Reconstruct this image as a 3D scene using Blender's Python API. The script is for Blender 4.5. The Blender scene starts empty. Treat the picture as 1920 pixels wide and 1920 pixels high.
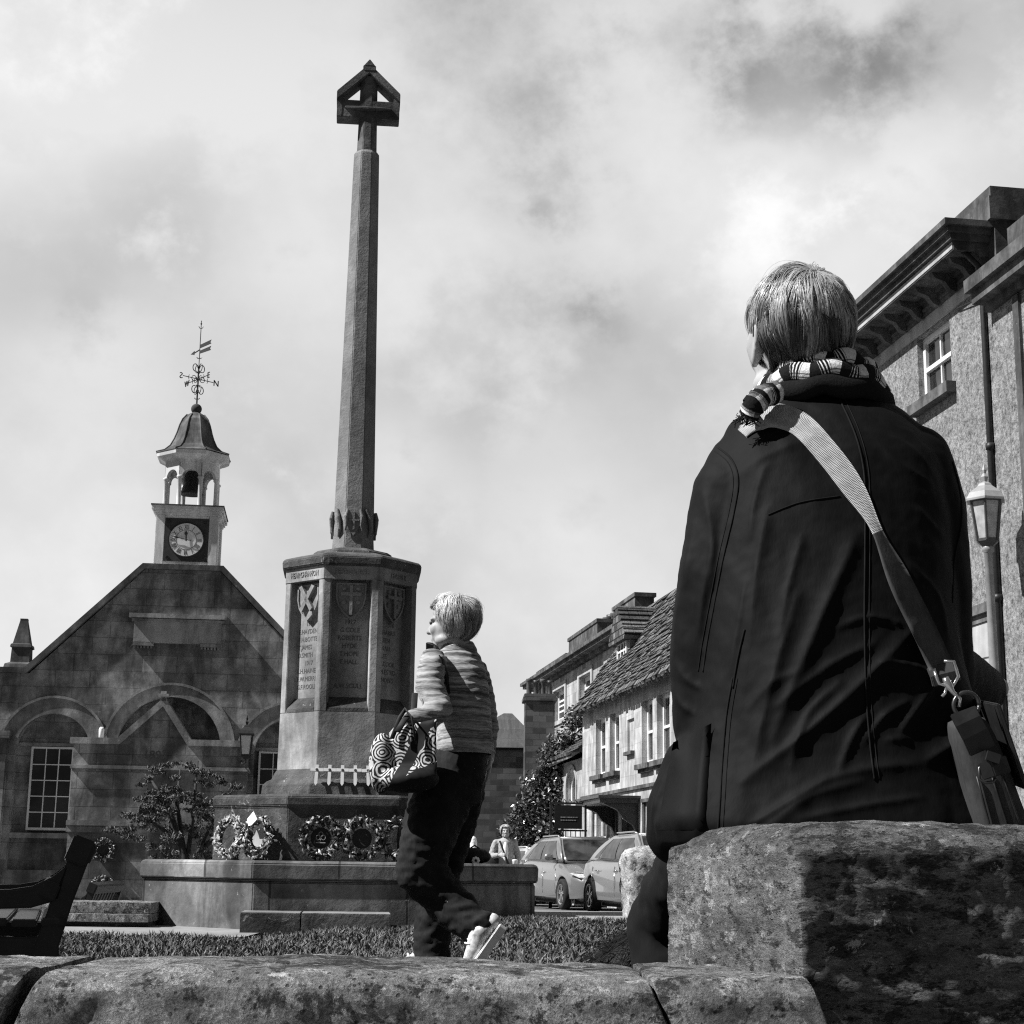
import bpy, bmesh, math, random
import numpy as np
from mathutils import Vector, Matrix, noise
from mathutils.bvhtree import BVHTree
random.seed(7); rng = np.random.default_rng(7)
sc = bpy.context.scene
COL = sc.collection
RAD = math.radians
V = Vector

# ------------------------------------------------------------------ camera
FPX, PITCH, ROLL, CZ = 3050.0, RAD(12.34), 0.0136, 0.45
CAM = V((0, 0, CZ))
FW = V((0, math.cos(PITCH), math.sin(PITCH)))
R0 = V((1, 0, 0)); U0 = V((0, -math.sin(PITCH), math.cos(PITCH)))
RT = R0*math.cos(ROLL) + U0*math.sin(ROLL)
UP = U0*math.cos(ROLL) - R0*math.sin(ROLL)
def at(x, y, D):
    """world point seen at pixel (x, y) of the 1920 px photograph, D metres ahead: used to take measures off the photograph"""
    d = FW + RT*((x-960)/FPX) - UP*((y-960)/FPX)
    return CAM + d*(D/d.y)
cd = bpy.data.cameras.new('camera'); cam = bpy.data.objects.new('camera', cd); COL.objects.link(cam)
cd.sensor_fit = 'HORIZONTAL'; cd.sensor_width = 36.0; cd.lens = 36.0*FPX/1920
cd.clip_start = 0.05; cd.clip_end = 3000
cam.matrix_world = Matrix(((RT.x, UP.x, -FW.x, 0), (RT.y, UP.y, -FW.y, 0), (RT.z, UP.z, -FW.z, CZ), (0, 0, 0, 1)))
sc.camera = cam
sc.view_settings.view_transform = 'Standard'; sc.view_settings.look = 'None'
sc.view_settings.exposure = 0.6
sc.cycles.use_denoising = False; sc.cycles.pixel_filter_type = 'BLACKMAN_HARRIS'; sc.cycles.filter_width = 1.2; sc.view_settings.gamma = 1.0

# ------------------------------------------------------------------ node helpers (everything is grey: plain numbers)
class G:
    def __init__(s, nt): s.nt = nt; nt.nodes.clear()
    def n(s, t, ins=None, **pr):
        nd = s.nt.nodes.new(t)
        for k, v in pr.items(): setattr(nd, k, v)
        for k, v in (ins or {}).items(): s.put(nd.inputs[k], v)
        return nd
    def put(s, sock, v):
        if isinstance(v, bpy.types.NodeSocket): s.nt.links.new(v, sock)
        else: sock.default_value = v
    def m(s, op, a, b=0.0, c=0.0, clamp=False):
        nd = s.n('ShaderNodeMath', operation=op, use_clamp=clamp)
        s.put(nd.inputs[0], a); s.put(nd.inputs[1], b); s.put(nd.inputs[2], c)
        return nd.outputs[0]
    def mr(s, v, a, b, c, d, smooth=False):
        nd = s.n('ShaderNodeMapRange', interpolation_type='SMOOTHSTEP' if smooth else 'LINEAR')
        for i, x in enumerate((v, a, b, c, d)): s.put(nd.inputs[i], x)
        return nd.outputs[0]
    def noise(s, vec, scale, detail=6.0, rough=0.6, dist=0.0):
        nd = s.n('ShaderNodeTexNoise', {'Scale': scale, 'Detail': detail, 'Roughness': rough, 'Distortion': dist})
        if vec is not None: s.put(nd.inputs['Vector'], vec)
        return nd.outputs[0]
    def voro(s, vec, scale, feature='F1', out='Distance'):
        nd = s.n('ShaderNodeTexVoronoi', {'Scale': scale}, feature=feature)
        if vec is not None: s.put(nd.inputs['Vector'], vec)
        return nd.outputs[out]
    def sep(s, vec):
        nd = s.n('ShaderNodeSeparateXYZ'); s.put(nd.inputs[0], vec); return nd.outputs
    def comb(s, x, y, z):
        nd = s.n('ShaderNodeCombineXYZ')
        for i, v in enumerate((x, y, z)): s.put(nd.inputs[i], v)
        return nd.outputs[0]
    def mapv(s, vec, scale=(1, 1, 1), rot=(0, 0, 0), loc=(0, 0, 0)):
        nd = s.n('ShaderNodeMapping', {'Scale': scale, 'Rotation': rot, 'Location': loc}); s.put(nd.inputs[0], vec)
        return nd.outputs[0]
    def bump(s, h, strength=0.5, dist=0.01, prev=None):
        nd = s.n('ShaderNodeBump', {'Strength': strength, 'Distance': dist}); s.put(nd.inputs['Height'], h)
        if prev is not None: s.put(nd.inputs['Normal'], prev)
        return nd.outputs[0]
    def mixf(s, f, a, b):
        nd = s.n('ShaderNodeMix', data_type='FLOAT'); s.put(nd.inputs[0], f); s.put(nd.inputs[2], a); s.put(nd.inputs[3], b)
        return nd.outputs[0]

def newmat(name):
    m = bpy.data.materials.new(name); m.use_nodes = True
    return m, G(m.node_tree)
def finish(g, col, rough=0.85, nrm=None, metal=0.0, spec=0.3, **kw):
    b = g.n('ShaderNodeBsdfPrincipled')
    g.put(b.inputs['Roughness'], rough); b.inputs['Metallic'].default_value = metal
    b.inputs['Specular IOR Level'].default_value = spec
    if isinstance(col, (int, float)): b.inputs['Base Color'].default_value = (col, col, col, 1)
    else: g.put(b.inputs['Base Color'], col)
    if nrm is not None: g.put(b.inputs['Normal'], nrm)
    for k, v in kw.items(): g.put(b.inputs[k.replace('_', ' ')], v)
    o = g.n('ShaderNodeOutputMaterial'); g.nt.links.new(b.outputs[0], o.inputs[0])
    return b
def obc(g): return g.n('ShaderNodeTexCoord').outputs['Object']

def stone(name, lo, hi, scale=7.0, joints=None, axes='xz', lichen=0.0, lich_col=0.4, lscale=9.0, streak=0.0, bump=0.4, bdist=0.012, dark=0.0, jdark=0.45, fine=1.0, mort=0.018, blockvar=0.35):
    """weathered stone: mottling, blocks with joints, lichen patches, dark run-off streaks"""
    m, g = newmat(name); o = obc(g); x, y, z = g.sep(o)
    a = g.noise(o, scale, 9, 0.68); b = g.noise(o, scale*0.23, 4, 0.6)
    v = g.mr(g.m('ADD', g.m('MULTIPLY', a, 0.6), g.m('MULTIPLY', b, 0.4)), 0.34, 0.66, lo, hi)
    h = g.m('ADD', a, g.m('MULTIPLY', g.noise(o, scale*5, 5, 0.7), 0.45*fine))
    if joints:
        w, hh = joints
        ax = {'x': x, 'y': y, 'z': z}
        vec = g.comb(ax[axes[0]], ax[axes[1]], 0.0)
        vec2 = g.n('ShaderNodeVectorMath', {0: vec, 1: g.mapv(g.comb(g.noise(o, 5, 3), g.noise(o, 6, 3), 0.0), (0.02, 0.02, 0))}, operation='ADD').outputs[0]
        bt = g.n('ShaderNodeTexBrick', {'Vector': vec2, 'Color1': (0, 0, 0, 1), 'Color2': (1, 1, 1, 1), 'Mortar': (.5, .5, .5, 1), 'Scale': 1.0, 'Mortar Size': mort*0.5, 'Mortar Smooth': 0.3, 'Brick Width': w, 'Row Height': hh, 'Bias': 0.0})
        bw = g.n('ShaderNodeRGBToBW'); g.put(bw.inputs[0], bt.outputs[0])
        v = g.m('MULTIPLY', v, g.mr(bw.outputs[0], 0, 1, 1-blockvar, 1+blockvar))
        v = g.m('MULTIPLY', v, g.mr(bt.outputs[1], 0, 1, 1, jdark))
        h = g.m('SUBTRACT', h, g.m('MULTIPLY', bt.outputs[1], 0.7))
    if streak:
        s = g.noise(g.mapv(o, (1.6, 1.6, 0.42)), 1.5, 7, 0.66, 0.5)
        v = g.m('MULTIPLY', v, g.mr(s, 0.40, 0.60, 1-streak, 1.10, True))
    if dark:
        s = g.noise(o, 1.7, 8, 0.72)
        v = g.m('MULTIPLY', v, g.mr(s, 0.42, 0.6, 1-dark, 1.0, True))
    if lichen:
        s = g.noise(o, lscale, 10, 0.75, 0.6)
        t = g.mr(s, 0.66-0.2*lichen, 0.72-0.2*lichen, 0, 1, True)
        v = g.mixf(t, v, g.m('MULTIPLY', lich_col, g.mr(g.noise(o, lscale*6, 4), 0.3, 0.7, 0.7, 1.25)))
        h = g.m('ADD', h, g.m('MULTIPLY', t, 0.25))
    finish(g, v, 0.92, g.bump(h, bump, bdist), spec=0.15)
    return m
def plain(name, col, rough=0.6, var=0.15, scale=12.0, metal=0.0, spec=0.4, bump=0.0, bdist=0.003):
    m, g = newmat(name); o = obc(g)
    n_ = g.noise(o, scale, 6, 0.6)
    v = g.mr(n_, 0.3, 0.7, col*(1-var), col*(1+var))
    finish(g, v, g.mr(g.noise(o, scale*2.3, 4), 0.3, 0.7, max(0, rough-0.08), min(1, rough+0.08)), g.bump(n_, bump, bdist) if bump else None, metal, spec)
    return m

# ------------------------------------------------------------------ mesh builder
class MB:
    def __init__(s): s.v = []; s.f = []; s.mi = []
    def add(s, vs, fs, mi=0):
        b = len(s.v); s.v += [tuple(p) for p in vs]; s.f += [tuple(i+b for i in f) for f in fs]; s.mi += [mi]*len(fs); return s
    def box(s, x0, x1, y0, y1, z0, z1, mi=0):
        return s.add([(x0,y0,z0),(x1,y0,z0),(x1,y1,z0),(x0,y1,z0),(x0,y0,z1),(x1,y0,z1),(x1,y1,z1),(x0,y1,z1)],
                     [(3,2,1,0),(4,5,6,7),(0,1,5,4),(1,2,6,5),(2,3,7,6),(3,0,4,7)], mi)
    def hexa(s, p, mi=0):
        return s.add(p, [(3,2,1,0),(4,5,6,7),(0,1,5,4),(1,2,6,5),(2,3,7,6),(3,0,4,7)], mi)
    def loft(s, rings, caps=True, closed=True, mi=0):
        n = len(rings[0]); vs = [p for r in rings for p in r]; fs = []
        for i in range(len(rings)-1):
            for j in range(n if closed else n-1):
                k = (j+1) % n; fs.append((i*n+j, i*n+k, (i+1)*n+k, (i+1)*n+j))
        if caps: fs += [tuple(range(n))[::-1], tuple((len(rings)-1)*n+j for j in range(n))]
        return s.add(vs, fs, mi)
    def tube(s, pts, rad, n=8, flat=None, mi=0, caps=True):
        """round tube along pts; rad a number or one per point; flat: squash factor along 2nd axis"""
        pts = [V(p) for p in pts]; rings = []; up = None
        for i, p in enumerate(pts):
            t = (pts[min(i+1, len(pts)-1)] - pts[max(i-1, 0)]).normalized()
            if up is None:
                up = V((0,0,1)) if abs(t.z) < 0.9 else V((1,0,0))
            a = t.cross(up).normalized(); up = a.cross(t).normalized()
            r = rad[i] if isinstance(rad, (list, tuple)) else rad
            rings.append([p + a*(r*math.cos(2*math.pi*j/n)) + up*(r*(flat or 1)*math.sin(2*math.pi*j/n)) for j in range(n)])
        return s.loft(rings, caps, mi=mi)
    def capsule(s, p0, p1, r0, r1, n=16, m=5):
        p0 = V(p0); p1 = V(p1); pts = []; rr = []
        d = (p1-p0).normalized() if (p1-p0).length > 1e-6 else V((0,0,1))
        for i in range(m):
            a = math.pi/2*(1-i/m)*0.97; pts.append(p0 - d*r0*math.sin(a)); rr.append(r0*math.cos(a))
        pts += [p0, p1]; rr += [r0, r1]
        for i in range(1, m+1):
            a = math.pi/2*(i/m)*0.97; pts.append(p1 + d*r1*math.sin(a)); rr.append(r1*math.cos(a))
        return s.tube(pts, rr, n)
    def chain(s, pts, rr, n=16):
        for i in range(len(pts)-1): s.capsule(pts[i], pts[i+1], rr[i], rr[i+1], n)
        return s
    def ell(s, c, r, M=None, nu=20, nv=12, mi=0):
        c = V(c); M = M or Matrix.Identity(3); rings = []
        for i in range(1, nv):
            a = math.pi*i/nv
            rings.append([c + M @ V((r[0]*math.sin(a)*math.cos(2*math.pi*j/nu), r[1]*math.sin(a)*math.sin(2*math.pi*j/nu), -r[2]*math.cos(a))) for j in range(nu)])
        b = len(s.v); s.loft(rings, False, mi=mi)
        s.v += [tuple(c + M @ V((0,0,-r[2]))), tuple(c + M @ V((0,0,r[2])))]
        lo, hi = len(s.v)-2, len(s.v)-1; t = b+(nv-2)*nu
        for j in range(nu):
            k = (j+1) % nu; s.f += [(lo, b+k, b+j), (hi, t+j, t+k)]; s.mi += [mi, mi]
        return s
    def lathe(s, prof, c=(0,0,0), n=24, rot=0.0, mi=0, caps=True):
        """prof: (radius, z)"""
        return s.loft([[(c[0]+r*math.cos(2*math.pi*j/n+rot), c[1]+r*math.sin(2*math.pi*j/n+rot), c[2]+z) for j in range(n)] for r, z in prof], caps, mi=mi)
    def prism(s, poly, y0, y1, plane='xz', mi=0):
        """poly of 2D points extruded from y0 to y1 along the remaining axis"""
        def P(a, b, c): return {'xz': (a, c, b), 'yz': (c, a, b), 'xy': (a, b, c)}[plane]
        return s.loft([[P(a, b, y0) for a, b in poly], [P(a, b, y1) for a, b in poly]], True, mi=mi)
    def band(s, outer, inner, y0, y1, plane='xz', closed=True, mi=0):
        """solid frame between two outlines of equal length"""
        def P(a, b, c): return {'xz': (a, c, b), 'yz': (c, a, b), 'xy': (a, b, c)}[plane]
        n = len(outer)
        for i in range(n if closed else n-1):
            k = (i+1) % n
            o0, o1, i0, i1 = outer[i], outer[k], inner[i], inner[k]
            s.hexa([P(*o0,y0),P(*o1,y0),P(*i1,y0),P(*i0,y0),P(*o0,y1),P(*o1,y1),P(*i1,y1),P(*i0,y1)], mi)
        return s
    def text(s, body, size, M, ext=0.002, align='CENTER', sx=1.0):
        cu = bpy.data.curves.new('t', 'FONT'); cu.body = body; cu.size = size; cu.extrude = ext; cu.align_x = align; cu.resolution_u = 2
        ob = bpy.data.objects.new('t', cu); COL.objects.link(ob)
        me = ob.to_mesh()
        s.add([M @ V((v.co.x*sx, v.co.y, v.co.z)) for v in me.vertices], [tuple(p.vertices) for p in me.polygons])
        ob.to_mesh_clear(); bpy.data.objects.remove(ob); bpy.data.curves.remove(cu)
        return s
    def xf(s, M, start=0):
        for i in range(start, len(s.v)): s.v[i] = tuple(M @ V(s.v[i]))
        return s
    def mesh(s, name, smooth=False, fix=True):
        me = bpy.data.meshes.new(name); me.from_pydata(s.v, [], s.f)
        if any(s.mi): me.polygons.foreach_set('material_index', s.mi)
        if fix:
            bm = bmesh.new(); bm.from_mesh(me); bmesh.ops.recalc_face_normals(bm, faces=bm.faces); bm.to_mesh(me); bm.free()
        if smooth: me.polygons.foreach_set('use_smooth', [True]*len(me.polygons))
        me.update(); return me
    def build(s, name, mat, parent=None, smooth=False, fix=True, bevel=0.0, org=None):
        if org is not None: s.v = [(a-org[0], b-org[1], c-org[2]) for a, b, c in s.v]
        me = s.mesh(name, smooth, fix)
        if bevel:
            bm = bmesh.new(); bm.from_mesh(me); bmesh.ops.remove_doubles(bm, verts=bm.verts, dist=1e-5)
            es = [e for e in bm.edges if len(e.link_faces) == 2 and e.calc_face_angle(0) > 0.5]
            bmesh.ops.bevel(bm, geom=es, offset=bevel, segments=2, affect='EDGES', clamp_overlap=True); bm.to_mesh(me); bm.free()
        return link(name, me, mat, parent)
def link(name, me, mat, parent=None):
    ob = bpy.data.objects.new(name, me); COL.objects.link(ob)
    for m in (mat if isinstance(mat, (list, tuple)) else [mat]): me.materials.append(m)
    if parent: ob.parent = parent
    return ob
def tag(o, label, cat, group=None, kind=None):
    if label: o['label'] = label
    if cat: o['category'] = cat
    if group: o['group'] = group
    if kind: o['kind'] = kind
    return o
def thing(name, label, cat, loc=(0,0,0), rz=0.0, group=None):
    o = bpy.data.objects.new(name, None); COL.objects.link(o); o.empty_display_size = 0.1
    o.location = loc; o.rotation_euler = (0, 0, rz); return tag(o, label, cat, group)
def dup(root, loc, rz, label, group=None):
    r = root.copy(); COL.objects.link(r); r.location = loc; r.rotation_euler = (0, 0, rz); r['label'] = label
    if group: r['group'] = group
    def rec(a, b):
        for ch in a.children:
            c = ch.copy(); COL.objects.link(c); c.parent = b; rec(ch, c)
    rec(root, r); return r
def blob(mb, voxel, smooth=4, disp=None):
    """melt overlapping closed shapes into one continuous skin"""
    me = mb.mesh('blob'); ob = bpy.data.objects.new('blob', me); COL.objects.link(ob)
    r = ob.modifiers.new('r', 'REMESH'); r.mode = 'VOXEL'; r.voxel_size = voxel
    if smooth:
        k = ob.modifiers.new('s', 'SMOOTH'); k.factor = 0.5; k.iterations = smooth
    dg = bpy.context.evaluated_depsgraph_get()
    out = bpy.data.meshes.new_from_object(ob.evaluated_get(dg))
    bpy.data.objects.remove(ob); bpy.data.meshes.remove(me); out.materials.clear()
    if disp:
        ns = [v.normal.copy() for v in out.vertices]; cs = [v.co.copy() for v in out.vertices]
        for v, n_, c in zip(out.vertices, ns, cs): v.co = c + n_*disp(c, n_)
    out.polygons.foreach_set('use_smooth', [True]*len(out.polygons)); out.update()
    return out
def fr(p, sc_=1.0, o=4): return noise.fractal(V(p)*sc_, 1.0, 2.0, o)
def ss(a, b, x):
    t = min(1, max(0, (x-a)/(b-a))); return t*t*(3-2*t)
def arc(cx, cz, r, a0, a1, n=16, rz=None):
    return [(cx+r*math.cos(RAD(a0+(a1-a0)*i/n)), cz+(rz or r)*math.sin(RAD(a0+(a1-a0)*i/n))) for i in range(n+1)]

# ------------------------------------------------------------------ world and sun
SUN_AZ, SUN_EL = RAD(-105), RAD(47)          # azimuth from straight ahead, towards the right positive
def sundir(): return V((math.sin(SUN_AZ)*math.cos(SUN_EL), math.cos(SUN_AZ)*math.cos(SUN_EL), math.sin(SUN_EL)))
w = bpy.data.worlds.new("World"); sc.world = w; w.use_nodes = True
g = G(w.node_tree)
d = g.n('ShaderNodeTexCoord').outputs['Generated']
sky = g.n('ShaderNodeTexSky', sky_type='NISHITA', sun_disc=False, sun_elevation=SUN_EL, sun_rotation=SUN_AZ)
bw = g.n('ShaderNodeRGBToBW'); g.put(bw.inputs[0], sky.outputs[0])
x, y, z = g.sep(d)
cv = g.mapv(d, (1.0, 1.0, 1.15), (0, RAD(20), 0))
n1 = g.noise(cv, 5.2, 9, 0.54, 0.0); n2 = g.noise(g.mapv(cv, loc=(3.1, 1.7, 0)), 2.6, 5, 0.5, 0.0); n3 = g.noise(g.mapv(cv, loc=(7, 2, 0)), 19.0, 8, 0.62, 0.0)
cl = g.m('ADD', g.m('ADD', g.m('MULTIPLY', n1, 0.46), g.m('MULTIPLY', n2, 0.44)), g.m('MULTIPLY', n3, 0.10))
base = g.mr(cl, 0.38, 0.60, -0.15, 0.14)
def spot(px, py, r, amp):
    q = (at(px, py, 10) - CAM).normalized()
    dt = g.n('ShaderNodeVectorMath', {0: d, 1: tuple(q)}, operation='DISTANCE').outputs['Value']
    wob = g.m('ADD', dt, g.m('ADD', g.mr(n3, 0.3, 0.7, -0.45*r, 0.45*r), g.mr(n1, 0.3, 0.7, -0.7*r, 0.7*r)))
    return g.mr(wob, 0.0, r, amp, 0.0, True)
# cloud brightness: bright towards the horizon ahead, unseen sky overhead and behind dimmed to deepen the shade
lum = g.mr(z, 0.02, 0.34, 0.79, 0.66, True)
lum = g.m('ADD', lum, base)
for px, py, r, amp in ((1430, 400, 0.07, 0.26), (1230, 60, 0.12, -0.12), (1500, 150, 0.075, -0.24), (1800, 60, 0.09, -0.14), (130, 120, 0.10, 0.17), (330, 380, 0.10, -0.09), (60, 520, 0.06, -0.06),
                       (560, 500, 0.09, 0.10), (860, 640, 0.08, -0.10), (1150, 760, 0.1, -0.05), (150, 700, 0.1, 0.10), (1000, 80, 0.12, -0.10), (1720, 330, 0.06, 0.12), (730, 880, 0.05, 0.12), (1080, 980, 0.08, 0.10), (250, 60, 0.06, 0.05), (1600, 480, 0.05, 0.06)):
    lum = g.m('ADD', lum, spot(px, py, r, amp))
lum = g.m('MULTIPLY', lum, g.mr(z, 0.42, 0.75, 0.78, 0.16, True))
lum = g.m('MULTIPLY', lum, g.mr(y, -0.2, 0.5, 0.10, 0.90, True))
lum = g.m('MAXIMUM', lum, 0.02)
clear = g.m('MULTIPLY', bw.outputs[0], 0.10)       # the clear sky behind the cloud deck, at strength 0.1
skyv = g.mixf(0.93, clear, lum)
bg = g.n('ShaderNodeBackground', {'Color': skyv, 'Strength': 1.0})
g.nt.links.new(bg.outputs[0], g.n('ShaderNodeOutputWorld').inputs[0])
sl = bpy.data.lights.new('sun', 'SUN'); so = bpy.data.objects.new('sun', sl); COL.objects.link(so)
sl.energy = 5.0; sl.angle = RAD(0.8); sl.color = (1, 1, 1)
so.rotation_euler = sundir().to_track_quat('Z', 'Y').to_euler()
so.location = (-20, -10, 30)

# ------------------------------------------------------------------ materials
M_hall = stone('hall_stone', 0.16, 0.43, 2.4, (0.62, 0.31), 'xz', 0.16, 0.34, 4, streak=0.45, dark=0.45, bump=0.4, jdark=0.68, blockvar=0.24)
M_hallplain = stone('hall_trim', 0.22, 0.42, 4.0, None, streak=0.4, lichen=0.25, lich_col=0.3, lscale=8, dark=0.4)
M_mem = stone('memorial_stone', 0.28, 0.50, 7.0, None, streak=0.35, lichen=0.15, lich_col=0.40, lscale=12, dark=0.35, bump=0.5)
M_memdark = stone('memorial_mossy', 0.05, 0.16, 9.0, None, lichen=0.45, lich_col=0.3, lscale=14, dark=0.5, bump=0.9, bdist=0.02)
M_plinth = stone('plinth_stone', 0.14, 0.34, 6.0, (0.95, 0.36), 'xz', 0.22, 0.33, 10, streak=0.5, dark=0.4, bump=0.6, jdark=0.35)
M_shaft = stone('shaft_stone', 0.19, 0.30, 11.0, None, streak=0.15, dark=0.25, bump=0.6, bdist=0.02)
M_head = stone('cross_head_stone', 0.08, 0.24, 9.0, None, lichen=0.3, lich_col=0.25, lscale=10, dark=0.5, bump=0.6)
M_carve = stone('cut_letters', 0.07, 0.14, 9.0, None)
def lichen_rock(name, lo, hi, seed, thr, k=2.0, flake=0.0):
    """old limestone: grain, pits, pale crusts and dark moss in patches of very different size"""
    m, g = newmat(name); o = g.mapv(obc(g), loc=(seed, seed*0.7, 0))
    if flake: oh = g.mapv(o, (1, 1, 2.6), (0.12, 0.1, 0))
    else: oh = o
    b = g.noise(oh, 5.5, 10, 0.72, 0.2); a = g.noise(oh, 20*k, 10, 0.74, 0.2); c = g.noise(oh, 90*k, 6, 0.75); pa = g.noise(g.mapv(o, loc=(2, 9, 4)), 3.6, 6, 0.66)
    v = g.mr(b, 0.36, 0.64, lo, hi)
    v = g.m('MULTIPLY', v, g.mr(a, 0.36, 0.64, 0.55, 1.35)); v = g.m('MULTIPLY', v, g.mr(c, 0.34, 0.66, 0.6, 1.35))
    t1 = g.mr(g.m('ADD', g.noise(oh, 11*k, 12, 0.78, 0.3), g.mr(pa, 0.38, 0.62, -0.07, 0.07)), thr, g.m('ADD', thr, 0.03), 0, 1)
    t1 = g.m('MULTIPLY', t1, g.mr(c, 0.38, 0.50, 0.25, 1.0))
    v = g.mixf(t1, v, g.mr(a, 0.36, 0.64, 0.30, 0.62))
    t2 = g.mr(g.m('SUBTRACT', g.noise(g.mapv(oh, loc=(1, 4, 7)), 10*k, 12, 0.78, 0.3), g.mr(pa, 0.38, 0.62, -0.05, 0.05)), 0.535, 0.565, 0, 1)
    v = g.mixf(g.m('MULTIPLY', t2, 0.85), v, g.mr(c, 0.35, 0.65, 0.010, 0.07))
    t3 = g.m('MULTIPLY', g.mr(g.noise(g.mapv(o, loc=(5, 2, 1)), 3.4*k, 12, 0.76, 0.4), 0.615, 0.63, 0, 1), g.mr(c, 0.36, 0.46, 0.3, 1))
    v = g.mixf(t3, v, g.mr(a, 0.3, 0.7, 0.42, 0.80))
    pits = g.mr(g.voro(oh, 30*k), 0.08, 0.22, 0, 1, True)
    v = g.m('MULTIPLY', v, g.mr(pits, 0, 1, 0.35, 1.0))
    h = g.m('ADD', g.m('ADD', g.m('MULTIPLY', a, 0.8), g.m('MULTIPLY', b, 0.6)), g.m('ADD', g.m('MULTIPLY', c, 0.30), g.m('ADD', g.m('MULTIPLY', t1, 0.22), g.m('MULTIPLY', pits, 0.25))))
    finish(g, v, 0.95, g.bump(h, 1.0, 0.03 if flake else 0.02), spec=0.08)
    return m
M_cope = lichen_rock('coping_lichen', 0.13, 0.38, 0.0, 0.50)
M_pil = lichen_rock('pillar_lichen', 0.12, 0.30, 3.3, 0.555, 2.0, 1.0)
M_palestone = lichen_rock('pale_lichen', 0.3, 0.6, 8.0, 0.5, 0.6)
M_render = None
def pebble():
    m, g = newmat('roughcast_render'); o = obc(g)
    a = g.noise(o, 11, 8, 0.75, 0.2); b = g.noise(o, 2.0, 4, 0.6); c = g.noise(o, 26, 5, 0.7)
    v = g.mr(g.m('ADD', g.m('MULTIPLY', a, 0.6), g.m('MULTIPLY', c, 0.4)), 0.40, 0.60, 0.09, 0.38)
    v = g.m('MULTIPLY', v, g.mr(b, 0.35, 0.65, 0.8, 1.15))
    finish(g, v, 0.95, g.bump(g.m('ADD', a, c), 0.8, 0.03), spec=0.1); return m
M_render = pebble()
M_ashlar = stone('street_ashlar', 0.38, 0.58, 2.5, (0.75, 0.36), 'yz', 0.0, streak=0.3, dark=0.2, bump=0.2, jdark=0.82, blockvar=0.14)
M_ashlar2 = stone('lower_ashlar', 0.36, 0.50, 2.5, (0.95, 0.46), 'yz', 0.0, streak=0.15, bump=0.2, jdark=0.18, mort=0.03, blockvar=0.14)
M_far = stone('far_house_stone', 0.30, 0.46, 1.8, (0.7, 0.33), 'yz', 0.0, streak=0.3, jdark=0.75, bump=0.15)
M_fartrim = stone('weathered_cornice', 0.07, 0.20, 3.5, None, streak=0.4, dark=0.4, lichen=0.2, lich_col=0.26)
M_lightband = stone('pale_dressed_stone', 0.32, 0.46, 5, None, streak=0.2, bump=0.2)
M_slate = stone('stone_roof_tiles', 0.06, 0.22, 5.0, (0.34, 0.20), 'yz', 0.25, 0.30, 6, bump=1.0, bdist=0.08, jdark=0.15, blockvar=0.55, mort=0.04)
M_brickdark = stone('dark_brick', 0.06, 0.12, 2.0, (0.45, 0.2), 'xz', 0.0, bump=0.2, jdark=0.8, blockvar=0.4)
M_white = plain('white_paint', 0.72, 0.5, 0.1, 6)
M_turret = stone('white_turret_paint', 0.66, 0.86, 5.0, None, streak=0.30, bump=0.1)
M_lead = stone('weathered_lead', 0.06, 0.24, 4.0, None, streak=0.5, dark=0.3, bump=0.2)
M_iron = plain('black_iron', 0.02, 0.5, 0.3, 20, spec=0.4)
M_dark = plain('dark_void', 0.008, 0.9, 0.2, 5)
M_dial = plain('dial_board', 0.045, 0.55, 0.3, 8)
M_dialw = plain('dial_white', 0.86, 0.5, 0.12, 9)
M_lampglass = plain('frosted_lamp_glass', 0.62, 0.25, 0.1, 8)
M_lampgrey = plain('lamp_post_paint', 0.28, 0.45, 0.2, 7)
M_lampdark = plain('lamp_dark_frame', 0.06, 0.45, 0.25, 9)
M_curtain = plain('room_inside', 0.06, 0.9, 0.6, 2.5)
def glassmat(name, col=0.01):
    m, g = newmat(name); o = obc(g)
    finish(g, g.mr(g.noise(o, 1.6, 3), 0.4, 0.6, col*0.4, col*2.2), 0.06, g.bump(g.noise(o, 2.5, 2), 0.06, 0.05), spec=0.5)
    return m
M_glass = glassmat('window_glass', 0.012)
M_carglass = glassmat('car_glass', 0.03)
# ================================================================== GROUND
def gz(x, y):
    """height of the ground: lawn, dip by the bench, rise to the memorial terrace, fall to the street"""
    z = 0.085*ss(-1.4, -0.2, x)*ss(8.5, 11.6, y)
    z -= 0.20*ss(-0.9, -1.35, x)*(1-ss(6.4, 9.0, y))
    e = 14.2 + 0.3*ss(-2, 0, x)
    t = ss(e, e+3.0, y)
    far = -0.50 + (0.14 - 0.010*(min(max(y, 17), 60)-29))*ss(-2.2, -0.4, x)
    return z*(1-t) + far*t
def grid(name, xs, ys, zf, mat, kind='structure', lift=0.0):
    nx, ny = len(xs), len(ys)
    vs = [(x, y, zf(x, y)+lift) for y in ys for x in xs]
    fs = [(j*nx+i, j*nx+i+1, (j+1)*nx+i+1, (j+1)*nx+i) for j in range(ny-1) for i in range(nx-1)]
    mb = MB().add(vs, fs); o = mb.build(name, mat, smooth=True); o['kind'] = kind; return o
def lin(a, b, n): return [a+(b-a)*i/(n-1) for i in range(n)]
M_soil = stone('turf_soil', 0.02, 0.06, 14, None, bump=0.8, bdist=0.03)
M_pave = stone('paving', 0.24, 0.36, 6, None, bump=0.4, dark=0.2)
M_road = stone('road_asphalt', 0.10, 0.17, 12, None, bump=0.4)
grid('lawn', [-14]+lin(-6, 4, 61)+[12], lin(2.75, 14.6, 80), gz, M_soil)
grid('road', [-400, -100, -40]+lin(-20, 20, 21)+[40, 100, 400], lin(14.55, 60, 50)+[100, 300, 1200], gz, M_road)
def pz(x, y): return gz(x, y)+0.012
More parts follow.
